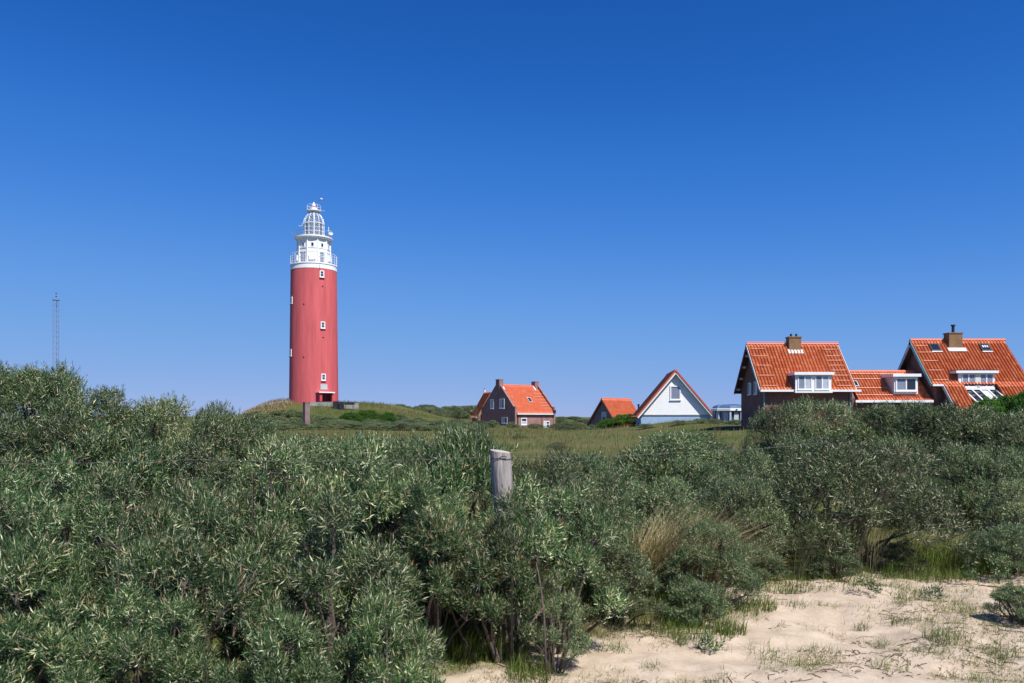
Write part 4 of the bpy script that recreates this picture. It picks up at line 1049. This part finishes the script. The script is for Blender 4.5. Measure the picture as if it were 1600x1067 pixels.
# (column of centre, row of top, distance, width in m, variant, label)
S = [
 (35, 945, 3.95, .85, 3, 'dark low shrub filling the bottom left corner'),
 (-25, 750, 4.9, 1.1, 1, 'shrub cut by the left edge below the wire'),
 (110, 775, 4.75, 1.15, 0, 'left front shrub between the corner and the pale dome'),
 (300, 765, 4.6, 1.15, 2, 'pale domed shrub in the left front row'),
 (425, 955, 3.95, .65, 3, 'small shrub at the bottom edge left of the large rounded one'),
 (530, 772, 4.8, 1.25, 1, 'large rounded shrub left of the dark hollow by the sand'),
 (600, 925, 4.25, .62, 3, 'low shrub at the bottom edge next to the sand'),
 (205, 925, 3.95, .85, 0, 'shrub at the bottom edge under the pale dome'),
 (430, 815, 5.3, .75, 3, 'lower shrub in the gap between pale dome and large rounded shrub'),
 (205, 730, 5.75, 1.0, 2, 'shrub just under the wire at the left'),
 (330, 690, 6.5, 1.2, 1, 'shrub under the wire in front of the tall left bank'),
 (70, 712, 6.3, 1.25, 0, 'shrub under the wire near the left edge'),
 (465, 690, 6.5, 1.3, 2, 'shrub in the second row below the lighthouse'),
 (605, 692, 6.4, 1.35, 0, 'shrub in the second row left of the wooden post'),
 (678, 752, 5.75, .95, 4, 'shrub directly left of the wooden post foot'),
 (735, 800, 6.75, 1.2, 0, 'shaded shrub in the dark hollow behind the post foot'),
 (690, 770, 6.95, 1.1, 2, 'shaded shrub behind the second row left of the post'),
 (718, 668, 7.7, 1.35, 5, 'shrub standing behind the wooden post to its left'),
 (10, 566, 9.6, 2.5, 6, 'tallest shrub at the left edge below the mast'),
 (92, 574, 9.4, 1.8, 0, 'tall shrub right below the mast'),
 (178, 606, 9.5, 1.4, 2, 'shrub with open twigs on the shoulder of the left bank'),
 (255, 622, 9.6, 1.7, 3, 'shrub half way down the skyline of the left bank'),
 (330, 634, 9.8, 1.8, 1, 'shrub near the low end of the left bank skyline'),
 (392, 652, 10.2, 1.6, 0, 'shrub at the end of the left bank before the field'),
 (60, 650, 7.9, 2.0, 4, 'shrub in the middle of the left bank near the edge'),
 (180, 668, 7.9, 1.9, 5, 'shrub in the middle of the left bank with a dark hollow beside it'),
 (465, 680, 9.2, 2.0, 6, 'shrub at the field edge below the brown pillar'),
 (560, 680, 9.6, 1.9, 0, 'shrub at the field edge right of the pillar'),
 (640, 682, 8.6, 1.7, 3, 'shrub at the field edge near the twin chimney house'),
 (775, 770, 5.7, .9, 4, 'shrub wrapped round the foot of the wooden post'),
 (860, 752, 6.0, 1.2, 0, 'shrub right of the wooden post with a dark bare branch'),
 (866, 885, 5.5, .5, 5, 'small shrub behind the leaning dead stake'),
 (850, 706, 8.2, 1.7, 1, 'shrub under the wire right of the wooden post'),
 (915, 740, 7.6, 1.3, 6, 'shrub in the middle before the dry grass'),
 (965, 838, 6.75, .95, 2, 'shrub with a dark hollow at its foot beside the sand'),
 (1104, 812, 7.25, 1.1, 3, 'rounded shrub at the sand edge right of the dry grass'),
 (1085, 905, 6.7, .55, 5, 'little shrub on the sand below the rounded one'),
 (1180, 752, 9.0, 1.1, 4, 'shrub left of the largest right hand shrub, above the sand'),
 (1330, 686, 9.4, 2.6, 6, 'largest shrub on the right, a wide grey green dome'),
 (1300, 850, 8.6, 1.1, 5, 'low shrub at the sand edge before the wide dome'),
 (1405, 845, 8.9, 1.1, 2, 'low pale shrub at the sand edge left of the green grass gap'),
 (1180, 850, 8.4, 1.0, 5, 'low shrub at the sand edge left of the right hand group'),
 (1605, 745, 9.6, 1.4, 3, 'dark shrub at the right edge beyond the grass gap'),
 (1575, 815, 8.6, 1.2, 0, 'dark low shrub at the right edge over the sand'),
 (1598, 915, 6.5, .62, 5, 'small shrub on the sand at the right edge'),
 (1560, 700, 11.5, 1.5, 1, 'shrub behind the green grass gap'),
 (1050, 675, 13.0, 2.2, 0, 'shrub in the back row below the white gable house'),
 (1105, 676, 13.6, 1.9, 2, 'shrub in the back row below the blue pavilion'),
 (1222, 633, 14.6, 1.6, 6, 'shrub hiding the left corner of the dormer house'),
 (1265, 624, 15.0, 2.2, 3, 'shrub standing highest before the dormer house wall'),
 (1330, 631, 15.0, 2.2, 1, 'shrub before the right corner of the dormer house'),
 (1395, 628, 14.5, 2.2, 4, 'shrub before the low linking wing'),
 (1462, 631, 14.0, 2.1, 0, 'shrub below the gap between wing and veranda house'),
 (1530, 634, 13.6, 2.2, 2, 'shrub below the veranda house'),
 (1595, 641, 13.0, 2.1, 6, 'back row shrub at the right edge'),
 (1165, 700, 12.0, 1.6, 1, 'shrub in the third row below the pavilion'),
 (1250, 684, 12.4, 1.6, 4, 'shrub in the third row below the dormer house'),
 (1400, 682, 12.2, 1.6, 3, 'shrub in the third row below the linking wing'),
 (1490, 692, 12.0, 1.5, 0, 'shrub in the third row below the veranda house'),
 (1085, 715, 11.0, 2.0, 3, 'shrub in the third row above the dry grass'),
 (1000, 700, 11.5, 1.9, 5, 'shrub by the field right of the middle'),
 (920, 706, 10.6, 1.9, 0, 'low shrub at the field edge right of the post'),
 (1150, 745, 9.9, 1.7, 0, 'shrub behind the rounded one, left of the wide dome'),
 (1030, 745, 9.7, 1.7, 1, 'shrub directly behind the dry grass tuft'),
]
for (px, py, Y, w, vi, lab) in S:
    top = P(px, py, Y); g = gz(top.x, Y)
    near_left = Y < 7.0 and px < 900
    w = min(w, 1.9 * max(.3, top.z - g))
    place_shrub('sea_buckthorn', top.x, Y, w * (1.0 if near_left else .96), max(.3, top.z - g - .03), OPEN[vi if vi == 4 else vi % 4] if near_left else VAR[vi], lab, 'sea buckthorn shrubs along the fence')

# shrubs on the hill, dunes and in the field (farther off)
hill_n = 0
def far_shrub(px, py_top, Y, width, label, group, green=False, hmul=1.0, name='dune_shrub'):
    top = P(px, py_top, Y); g = gz(top.x, Y); h = max(.5, (top.z - g) * hmul)
    pool = GREEN if green else VAR
    place_shrub(name, top.x, Y, width, h, random.choice(pool), label, group)
rs = random.Random(11)
FULL = [VAR[0], VAR[1], VAR[3], VAR[5], VAR[6]]
def slope_label(x, y, z):
    px = 800 + x / y * F
    row = 'upper' if z > 1.7 else ('middle' if z > .8 else 'lowest')
    if px < 470: at = 'left of the brick pillar'
    elif px < 530: at = 'between pillar and lighthouse door'
    elif px < 575: at = 'right of the lighthouse door'
    elif px < 620: at = 'right of the green bushes'
    elif px < 680: at = 'where the hill runs out'
    else: at = 'beside the brown house'
    return 'low grey green shrub on the %s slope %s' % (row, at)
for i in range(190):
    y = rs.uniform(111, 131); px = rs.uniform(392, 745); x = (px - 800) / F * y
    zz = gz(x, y)
    if zz > 3.0 and abs(x - XL) < 18: continue
    w = rs.uniform(2.0, 4.2)
    place_shrub('slope_shrub', x, y, w, rs.uniform(.7, 1.3), FULL[rs.randrange(5)], slope_label(x, y, zz), 'shrubs on the lighthouse slope', z=zz - .15)
for (px, py, Y, w, lab) in ((548, 650, 123, 4.2, 'bright green bush on the slope, nearer the lighthouse door'), (574, 642, 127, 5.0, 'bright green bush high on the slope right of the lighthouse'), (606, 650, 126, 3.2, 'small bright green bush on the slope towards the brown house')):
    x = (px - 800) / F * Y; place_shrub('green_bush', x, Y, w, 1.8, GREEN[0], lab, 'bright green bushes on the slope')
for i in range(72):
    y = rs.uniform(174, 199); px = rs.uniform(585, 748); x = (px - 800) / F * y
    far_row = 'back' if y > 186 else 'front'
    at = 'next to the lighthouse slope' if px < 640 else ('half way to the brown house' if px < 695 else 'close to the brown house')
    place_shrub('ridge_shrub', x, y, rs.uniform(3, 5.5), rs.uniform(1.2, 2.2), FULL[rs.randrange(5)], 'dark shrub in the %s row of the dune ridge %s' % (far_row, at), 'shrubs on the dune ridge')
for i in range(22):
    y = rs.uniform(160, 240); px = rs.uniform(862, 930); x = (px - 800) / F * y
    at = 'beside the brown house' if px < 885 else ('half way between brown and little house' if px < 910 else 'beside the little house')
    place_shrub('distant_shrub', x, y, rs.uniform(3, 6), rs.uniform(.7, 1.2), FULL[rs.randrange(5)], 'low distant shrub on the horizon ' + at, 'far shrubs behind the houses')
FIELD_AT = ['at the left foot of the brown house gable', 'under the upper gable windows of the brown house', 'at the near corner of the brown house', 'under the front windows of the brown house', 'at the right corner of the brown house', 'right of the brown house by the track', 'half way from brown house to little house', 'nearest the little house', 'alone in the grass below the brown house', 'smallest and nearest, alone in the grass', 'at the far left of the open field']
for i, (px, Y, w, h) in enumerate([(748, 132, 3, 1.0), (770, 130, 2.6, 1.2), (800, 131, 2.5, 1.0), (836, 131, 3.2, .8), (868, 128, 3.0, 1.0), (885, 112, 3, .9), (905, 105, 2.6, 1.0), (925, 108, 2.4, .8), (812, 72, 1.5, .5), (870, 45, 1.2, .45), (700, 112, 2.0, .5)]):
    x = (px - 800) / F * Y
    place_shrub('field_shrub', x, Y, w, h, FULL[rs.randrange(5)], 'low loose field shrub ' + FIELD_AT[i % 11], 'shrubs in the field')
for i, (px, py, Y, w) in enumerate([(952, 654, 104, 3.6), (972, 647, 103, 3.8), (990, 646, 102, 3.2)]):
    far_shrub(px, py, Y, w, ['rounded green bush hiding the foot of the little house', 'tall middle green bush before the little house', 'green bush touching the white gable house'][i], 'green bushes by the white house', True, name='green_bush')
for i, (px, py, Y, w) in enumerate([(1545, 622, 43, 2.4), (1575, 618, 43, 2.6), (1605, 612, 42, 2.6), (1530, 634, 40, 2.0)]):
    far_shrub(px, py, Y, w, ['bright green bush under the veranda', 'bright green bush on the bank right of the veranda', 'bright green bush on the bank at the right edge', 'bright green bush low on the bank'][i], 'green bushes on the bank', True, name='green_bush')
for i, (px, py, Y, w) in enumerate([(1118, 658, 78, 2.0), (1150, 655, 76, 2.2), (1010, 668, 82, 2.2), (1060, 668, 80, 2.4), (1095, 664, 80, 2.2)]):
    far_shrub(px, py, Y, w, ['pale shrub at the foot of the pavilion steps', 'pale shrub before the pavilion posts', 'low shrub at the left foot of the white gable house', 'low shrub before the middle of the white gable house', 'low shrub at the right foot of the white gable house'][i], 'shrubs before the white house', name='garden_shrub')

# ------------------------------------------------------------------ grass
def blades(rg, x, y, z, h, n_seg=3, wid=0.006, lean=.35, pal=None, wind=(0.15, 0.0)):
    """arrays of blade roots -> curved tapering blades"""
    n = len(x); az = rg.uniform(0, 2 * math.pi, n); ln = np.abs(rg.normal(lean, lean * .5, n))
    d = np.stack([np.cos(az), np.sin(az)], 1); s = np.stack([-np.sin(az + rg.normal(0, .5, n)), np.cos(az), np.zeros(n)], 1); s = unit(s)
    V = np.zeros((n, n_seg * 2 + 1, 3))
    for k in range(n_seg + 1):
        f = k / n_seg; bend = ln * f ** 1.8
        cx = x + (d[:, 0] * bend + wind[0] * f * f) * h; cy = y + (d[:, 1] * bend + wind[1] * f * f) * h
        cz = z - .02 + h * (f - .35 * ln * f * f)
        c = np.stack([cx, cy, cz], 1); w = wid / 2 * (1 - f ** 1.5)
        if k < n_seg:
            V[:, 2 * k] = c - s * w; V[:, 2 * k + 1] = c + s * w
        else: V[:, 2 * k] = c
    t = []
    for k in range(n_seg - 1):
        t += [(2 * k, 2 * k + 1, 2 * k + 3), (2 * k, 2 * k + 3, 2 * k + 2)]
    k = n_seg - 1; t.append((2 * k, 2 * k + 1, 2 * k + 2))
    T = (np.array(t)[None] + (np.arange(n) * (n_seg * 2 + 1))[:, None, None]).reshape(-1, 3)
    C = np.repeat(pal(rg, n), n_seg * 2 + 1, axis=0)
    return V.reshape(-1, 3), T, C
def cat(parts):
    V, T, C = [], [], []; off = 0
    for v, t, c in parts: V.append(v); T.append(t + off); C.append(c); off += len(v)
    return np.concatenate(V), np.concatenate(T), np.concatenate(C)
def pal_mix(cols, wts):
    cols = np.array(cols); wts = np.array(wts) / sum(wts)
    return lambda rg, n: cols[rg.choice(len(cols), n, p=wts)] * rg.uniform(.7, 1.25, (n, 1))
G_GREEN = pal_mix([(.075, .135, .022), (.115, .175, .035), (.20, .19, .08)], [5, 4, 1.5])
G_DRY = pal_mix([(.46, .37, .21), (.34, .27, .14), (.14, .15, .05)], [5, 4, 2])
G_FIELD = pal_mix([(.155, .155, .058), (.205, .165, .078), (.100, .140, .036), (.25, .21, .11)], [4, 2.4, 5, 1.2])

rg = np.random.default_rng(21)
# field grass behind the shrubs, denser near
parts = []
n = 5200; x = XL + rg.uniform(-17, -2.5, n); y = rg.uniform(126, 140, n); k_ = ground(x, y) > 2.6; x, y = x[k_], y[k_]
parts.append(blades(rg, x, y, ground(x, y), .7 * rg.uniform(.5, 1.3, len(x)), 2, .05, .5, G_DRY, (.25, 0)))
n = 5000; x = XL + rg.uniform(2, 26, n); y = rg.uniform(122, 140, n); k_ = ground(x, y) > 2.0; x, y = x[k_], y[k_]
parts.append(blades(rg, x, y, ground(x, y), .5 * rg.uniform(.5, 1.3, len(x)), 2, .05, .5, pal_mix([(.13, .14, .05), (.2, .17, .08), (.08, .11, .03)], [3, 1, 3]), (.25, 0)))
for (y0, y1, dens, hh, wd) in ((10, 20, 60, .34, .010), (20, 45, 20, .36, .018), (45, 95, 8.0, .42, .035), (95, 150, 5, .45, .05), (150, 210, 2.0, .6, .07)):
    xa, xb = -0.75 * y1 * .62, 0.72 * y1 * .62
    n = int((y1 - y0) * (xb - xa) * dens * .5)
    y = rg.uniform(y0, y1, n); x = rg.uniform(xa, xb, n)
    keep = (np.abs(x) < y * .66) & (vnoise(x, y, 2.2, 12) + .6 * vnoise(x, y, .7, 13) > -.22)
    x, y = x[keep], y[keep]; z = ground(x, y)
    parts.append(blades(rg, x, y, z, hh * rg.uniform(.5, 1.35, len(x)), 2, wd, .45, G_FIELD, (.2, 0)))
v, t, c = cat(parts)
o = link('field_grass', np_mesh('field_grass', v, t, c), M['grass'])
tag(o, 'brown green dune grass covering the field before the houses', 'grass', None, 'stuff')

# grass at the feet of the shrubs and in the gaps
parts = []
def patch(px, py, Y, rx, ry, n, h, pal, wid=.006, lean=.35, wind=(.15, 0)):
    c_ = P(px, py, Y); r = np.sqrt(rg.random(n)); a = rg.uniform(0, 6.283, n)
    x = c_.x + rx * r * np.cos(a); y = Y + ry * r * np.sin(a)
    parts.append(blades(rg, x, y, ground(x, y), h * .68 * rg.uniform(.35, 1.2, n), 3, wid, lean, pal, wind))
patch(740, 0, 5.9, .40, .30, 1500, .46, G_GREEN)
patch(825, 0, 5.35, .15, .25, 350, .26, G_GREEN)
patch(870, 0, 7.3, .40, .5, 900, .75, G_GREEN)
patch(1060, 0, 7.2, .45, .35, 700, .45, G_GREEN)
patch(1000, 0, 7.2, .5, .3, 400, .30, G_GREEN)
patch(1485, 0, 9.2, .55, .7, 1500, .52, G_GREEN)
patch(1330, 0, 8.6, 1.3, .35, 1500, .20, G_GREEN); patch(1370, 0, 7.9, .6, .3, 500, .12, G_GREEN)
patch(1090, 0, 6.5, .40, .35, 900, .22, G_GREEN); patch(1150, 0, 7.3, .35, .4, 700, .24, G_GREEN); patch(1000, 0, 6.7, .5, .25, 500, .2, G_GREEN); patch(780, 0, 5.2, .25, .12, 300, .10, G_FIELD, .005, .8)
patch(1550, 0, 8.8, .6, .35, 900, .34, G_GREEN); patch(1210, 0, 8.1, .4, .3, 600, .2, G_GREEN); patch(1450, 0, 8.5, .5, .3, 700, .3, G_GREEN); patch(930, 0, 6.4, .3, .2, 400, .16, G_FIELD, .005, .7)
patch(700, 0, 5.6, .25, .2, 250, .16, G_GREEN)
patch(300, 0, 4.2, 1.2, .5, 900, .40, G_GREEN)
patch(560, 0, 10.0, 3.0, 1.0, 1500, .5, G_FIELD, .008)
patch(900, 0, 10.5, 2.5, 1.2, 1500, .45, G_FIELD, .008)
v, t, c = cat(parts)
o = link('shrub_foot_grass', np_mesh('shrub_foot_grass', v, t, c), M['grass'])
tag(o, 'green grass growing round the feet of the shrubs', 'grass', None, 'stuff')

# sparse sprouts and litter over the sand
parts = []
n = 2200
x = rg.uniform(-.6, 5.8, n * 3); y = rg.uniform(4.9, 9.0, n * 3)
k = (sandness(x, y) > .6) & (vnoise(x, y, .7, 31) + .7 * vnoise(x, y, .25, 32) > .06 - .12 * (x > 2.2))
for xi, yi in zip(x[k], y[k]):
    m_ = int(rg.integers(3, 16)); sp = rg.uniform(.015, .08)
    xx = xi + rg.normal(0, sp, m_); yy = yi + rg.normal(0, sp, m_)
    parts.append(blades(rg, xx, yy, ground(xx, yy), rg.uniform(.025, .11) * rg.uniform(.6, 1.2, m_), 2, .0045, .95, G_GREEN if rg.random() < .75 else G_DRY, (.05, 0)))
# fringe where the turf breaks up into sand
x = rg.uniform(-.9, 6.2, 26000); y = rg.uniform(5, 9.6, 26000); s_ = sandness(x, y)
k = (s_ > .05) & (s_ < .8) & (vnoise(x, y, .4, 33) > -.15)
x, y = x[k], y[k]
parts.append(blades(rg, x, y, ground(x, y), rg.uniform(.03, .14, len(x)), 2, .0045, .7, pal_mix([(.09, .12, .03), (.18, .15, .06), (.24, .18, .09)], [3, 3, 2]), (.05, 0)))
v, t, c = cat(parts)
o = link('sand_sprouts', np_mesh('sand_sprouts', v, t, c), M['grass'])
tag(o, 'sparse green sprouts scattered over the pale sand', 'grass', None, 'stuff')

m = MB()
x = rg.uniform(-.5, 5.8, 5000); y = rg.uniform(4.9, 9.0, 5000)
k = (sandness(x, y) > .45) & (vnoise(x, y, .8, 41) + .5 * vnoise(x, y, .3, 42) > .05)
for xi, yi in zip(x[k], y[k]):
    L_ = rg.uniform(.012, .10) * (1 if rg.random() < .85 else 2); a_ = rg.uniform(0, 6.28); z0 = gz(xi, yi)
    x2, y2 = xi + L_ * math.cos(a_), yi + L_ * math.sin(a_); xm, ym_ = (xi + x2) / 2 + rg.normal(0, L_ * .15), (yi + y2) / 2 + rg.normal(0, L_ * .15)
    r_ = rg.uniform(.001, .0028)
    m.tube([(xi, yi, z0 + .002), (xm, ym_, gz(xm, ym_) + rg.uniform(.003, .015)), (x2, y2, gz(x2, y2) + .003)], r_, 3, cap=False)
o = m.build('twig_litter', M['litter'])
tag(o, 'small dark twigs and roots littering the sand', 'litter', None, 'stuff')

# dry marram tufts, each a thing
def tuft(name, px, Y, n, h, pal, label, group, wid=.005, lean=.55, rad_=.12, wind=(.35, -.05)):
    x0 = (px - 800) / F * Y; g = gz(x0, Y); r = rad_ * np.sqrt(rg.random(n)); a = rg.uniform(0, 6.283, n)
    v, t, c = blades(rg, r * np.cos(a), r * np.sin(a), np.zeros(n), h * rg.uniform(.5, 1.15, n), 4, wid, lean, pal, wind)
    o = link(name, np_mesh(name, v, t, c), M['grass']); o.location = (x0, Y, g)
    return tag(o, label, 'grass tuft', group)
GR = 'grass tufts between the shrubs'
tuft('marram_tuft', 1010, 7.6, 800, 1.0, G_DRY, 'tall straw coloured marram tuft leaning between the middle shrubs', GR, .010, .5, .25)
tuft('marram_tuft', 1060, 7.6, 800, 1.0, G_DRY, 'straw coloured marram tuft behind the rounded shrub', GR, .010, .6, .25)
tuft('marram_tuft', 1135, 8.4, 220, .85, pal_mix([(.26, .22, .12), (.12, .14, .05)], [1, 1]), 'thin marram tuft with stalks leaning to the right', GR, .005, .7, .2)
tuft('marram_tuft', 1265, 8.55, 160, .95, pal_mix([(.16, .17, .09), (.10, .13, .05)], [1, 1]), 'upright grey green marram tuft in the right shrubs', GR, .005, .35, .2)
tuft('marram_tuft', 1345, 8.9, 140, 1.55, pal_mix([(.2, .18, .11), (.12, .14, .06)], [1, 1]), 'marram stalks rising through the wide right dome', GR, .005, .35, .25)
tuft('marram_tuft', 130, 7.0, 200, 1.2, G_DRY, 'dry straw tuft near the wire at the left', GR, .006, .5, .25)
tuft('sand_tuft', 1285, 5.9, 110, .11, G_GREEN, 'low green grass cushion at the bottom of the sand', 'grass tufts on the sand', .004, .9, .16, (.05, 0))
tuft('sand_tuft', 1480, 6.0, 150, .20, G_GREEN, 'largest green grass tuft on the sand near the right', 'grass tufts on the sand', .004, .8, .17, (.05, 0))
tuft('sand_tuft', 1410, 6.6, 60, .14, G_GREEN, 'small grass tuft in the middle of the right sand', 'grass tufts on the sand', .004, .8, .09, (.05, 0))
tuft('sand_tuft', 1345, 6.6, 60, .15, G_GREEN, 'small grass tuft on the sand below the low shrub', 'grass tufts on the sand', .004, .6, .08, (.05, 0))
tuft('sand_tuft', 1065, 6.15, 60, .20, G_GREEN, 'thin grass tuft leaning on the middle of the sand', 'grass tufts on the sand', .004, .7, .07, (.3, 0))
tuft('sand_tuft', 1140, 6.4, 90, .24, G_GREEN, 'upright grass tuft on the sand under the rounded shrub', 'grass tufts on the sand', .004, .5, .10, (.2, 0))
tuft('sand_tuft', 1015, 5.5, 60, .10, G_GREEN, 'flat grass tuft low in the middle of the sand', 'grass tufts on the sand', .004, .9, .08, (.05, 0))
tuft('sand_tuft', 1230, 5.45, 130, .10, G_GREEN, 'spreading grass cushion at the bottom edge of the sand', 'grass tufts on the sand', .004, .9, .2, (.05, 0))
for k, (px, Y, n_, h_, lab) in enumerate([(1560, 5.7, 120, .16, 'grass tuft in the bottom right corner of the sand'), (1390, 5.55, 90, .12, 'flat weed tuft at the bottom right of the sand'), (1505, 7.0, 70, .14, 'weed tuft on the sand left of the edge shrub'), (1240, 7.3, 60, .13, 'weed tuft on the upper sand under the low shrubs'), (1190, 6.0, 60, .12, 'weed tuft in the middle of the bare sand'), (960, 5.9, 70, .13, 'weed tuft on the left sand below the dark hollow'), (1420, 7.5, 60, .16, 'weed tuft on the sand below the pale low shrub')]):
    tuft('weed_tuft', px, Y, n_, h_, G_GREEN, lab, 'grass tufts on the sand', .0045, .9, .13, (.05, 0))
# seedlings of buckthorn on the sand
for i, (px, Y, w, h, lab) in enumerate([(1458, 7.35, .22, .14, 'tiny shrub seedling alone on the right sand'), (1350, 7.6, .32, .22, 'small seedling clump below the wide dome'), (1515, 8.0, .18, .26, 'narrow upright seedling by the grass gap'), (1105, 5.95, .18, .10, 'tiny seedling on the sand under the rounded shrub'), (1560, 7.9, .25, .25, 'seedling on the sand near the right edge')]):
    x = (px - 800) / F * Y
    cr, br = shrub_meshes(500 + i, w, h, 34, pal_buck, .038, .008, 10, .07, nblob=4, long_shoots=0)
    cr.materials.append(M['leaf']); br.materials.append(M['bark'])
    o = empty('seedling', (x, Y, gz(x, Y)), 0, lab, 'seedling', 'buckthorn seedlings on the sand')
    link('crown', cr, None, o)

# ------------------------------------------------------------------ fence post, wire, dead stake, bare branches
def post():
    Y = 6.0; top = P(781.5, 704, Y); g = gz(top.x, Y); H = top.z - g
    o = empty('fence_post', (top.x, Y, g), 0, 'thick weathered grey wooden fence post with sawn top', 'post')
    seg, nr = 28, 26; rgp = np.random.default_rng(5)
    lean = .13
    prof = rgp.normal(0, 1, seg)
    V = []
    for k in range(nr + 1):
        f = k / nr; z = -.3 + (H + .3) * f; r0 = .058 + .024 * f ** 1.2
        if f > .985: r0 *= .93
        for j in range(seg):
            an = 2 * math.pi * j / seg
            rr = r0 * (1 + .025 * prof[j] * (1 - .3 * f) + .02 * math.sin(3 * an + 2 * f) + .012 * math.sin(11 * an + 5 * f))
            zz = z - (.012 * math.cos(an + .4) if k == nr else 0)
            V.append((rr * math.cos(an) + lean * (1 - f) * .9, rr * math.sin(an), zz))
    Fc = []
    for k in range(nr):
        for j in range(seg):
            j2 = (j + 1) % seg; Fc.append((k * seg + j, k * seg + j2, (k + 1) * seg + j2, (k + 1) * seg + j))
    me = bpy.data.meshes.new('shaft'); me.from_pydata(V, [], Fc); me.polygons.foreach_set('use_smooth', [True] * len(Fc)); me.update()
    link('shaft', me, M['wood_post'], o)
    tv = [V[nr * seg + j] for j in range(seg)]; c_ = tuple(np.mean(tv, axis=0) + np.array([0, 0, .004]))
    me = bpy.data.meshes.new('sawn_top'); me.from_pydata(tv + [c_], [], [(j, (j + 1) % seg, seg) for j in range(seg)]); me.update()
    link('sawn_top', me, M['wood_top'], o)
    # staple and wire twist
    zz = P(0, 713.5, Y).z - g
    MB().tube([(.0, -.083, zz), (.02, -.092, zz + .012), (.05, -.075, zz + .004)], .0035, 5).build('staple', M['dark'], o)
    pts = [(.085 * math.cos(a_) , .085 * math.sin(a_), zz + .006 * math.sin(3 * a_) - .012 * abs(math.cos(a_ + 1.2))) for a_ in np.linspace(-2.6, -.4, 16)]
    MB().tube(pts, .003, 5, cap=False).build('wire_loop', M['dark'], o)
post()
def wire(pts, label, twist=True, r=.0014):
    pts = [Vector(p) for p in pts]; m = MB()
    dense = []
    for a_, b_ in zip(pts[:-1], pts[1:]):
        k = max(2, int((b_ - a_).length / .02))
        for i in range(k): dense.append(a_.lerp(b_, i / k) - Z_ * .02 * math.sin(math.pi * i / k))
    dense.append(pts[-1])
    for ph in (0, math.pi):
        m.tube([p + Vector((0, math.cos(i * .55 + ph), math.sin(i * .55 + ph))) * .0018 for i, p in enumerate(dense)], r, 4, cap=False)
    o = m.build('fence_wire', M['wire'])
    tag(o, label, 'wire', 'twisted fence wire')
wire([P(-160, 721, 5.55), P(300, 717.5, 5.75), P(767, 713.5, 5.93)], 'twisted fence wire running from the post to the left')
wire([P(797, 712.5, 5.95), P(1040, 707, 7.2), P(1290, 690, 9.2), P(1330, 690, 9.9)], 'twisted fence wire running from the post to the right')

def dead_stake():
    Y = 5.25; b = P(855, 1005, Y); x0 = b.x; g = gz(x0, Y)
    o = empty('dead_stake', (x0, Y, g), 0, 'thin dark dead stake leaning at the edge of the sand', 'stake')
    def q(px, py, dy=0): p = P(px, py, Y + dy); return p - Vector((x0, Y, g))
    MB().tube([(0, 0, -.1), q(850, 960), q(845, 918, .02), q(841, 895, .05), q(838, 878, .09)], [.007, .007, .0065, .006, .004], 7).build('stem', M['bark'], o, True)
    MB().tube([q(850, 948), q(838, 962, -.04), q(828, 975, -.06)], [.006, .005, .003], 5).build('twig', M['deadwood'], o)
dead_stake()
def bare_branch(pxs, Y, r, label):
    pts = [P(a, b, Y + d) for a, b, d in pxs]; base = pts[0].copy(); base.z = gz(base.x, base.y)
    o = empty('bare_branch', base, 0, label, 'branch', 'bare branches among the shrubs')
    loc = [p - base for p in pts]
    MB().tube([Vector((0, 0, -.05))] + loc, [r * 1.2] + [r * (1 - .75 * i / (len(loc) - 1)) for i in range(len(loc))], 6).build('stem', M['bark'], o, True)
    for i in range(1, len(loc)):
        s = loc[i - 1].lerp(loc[i], .6)
        for k in range(2):
            d = Vector((random.uniform(-1, 1), random.uniform(-.6, .3), random.uniform(.1, 1))).normalized() * random.uniform(.06, .14)
            MB().tube([s, s + d * .5 + Vector((0, 0, .01)), s + d], [.0035, .0025, .0015], 4).build('twig', M['bark'], o)
bare_branch([(800, 850, 0), (835, 815, -.05), (862, 780, -.1), (885, 745, -.1)], 5.45, .008, 'dark bare branch rising right of the wooden post')
bare_branch([(395, 740, 0), (420, 715, 0), (440, 690, -.1)], 5.9, .008, 'bare branch at the top of the left second row')
bare_branch([(185, 900, 0), (188, 830, -.05), (196, 780, -.1), (212, 750, -.1)], 4.05, .0035, 'grey bare branch rising out of the left front shrubs')
bare_branch([(320, 1000, 0), (350, 950, -.05), (385, 915, -.1), (410, 885, -.1)], 3.75, .0035, 'bare twig slanting up at the bottom left')
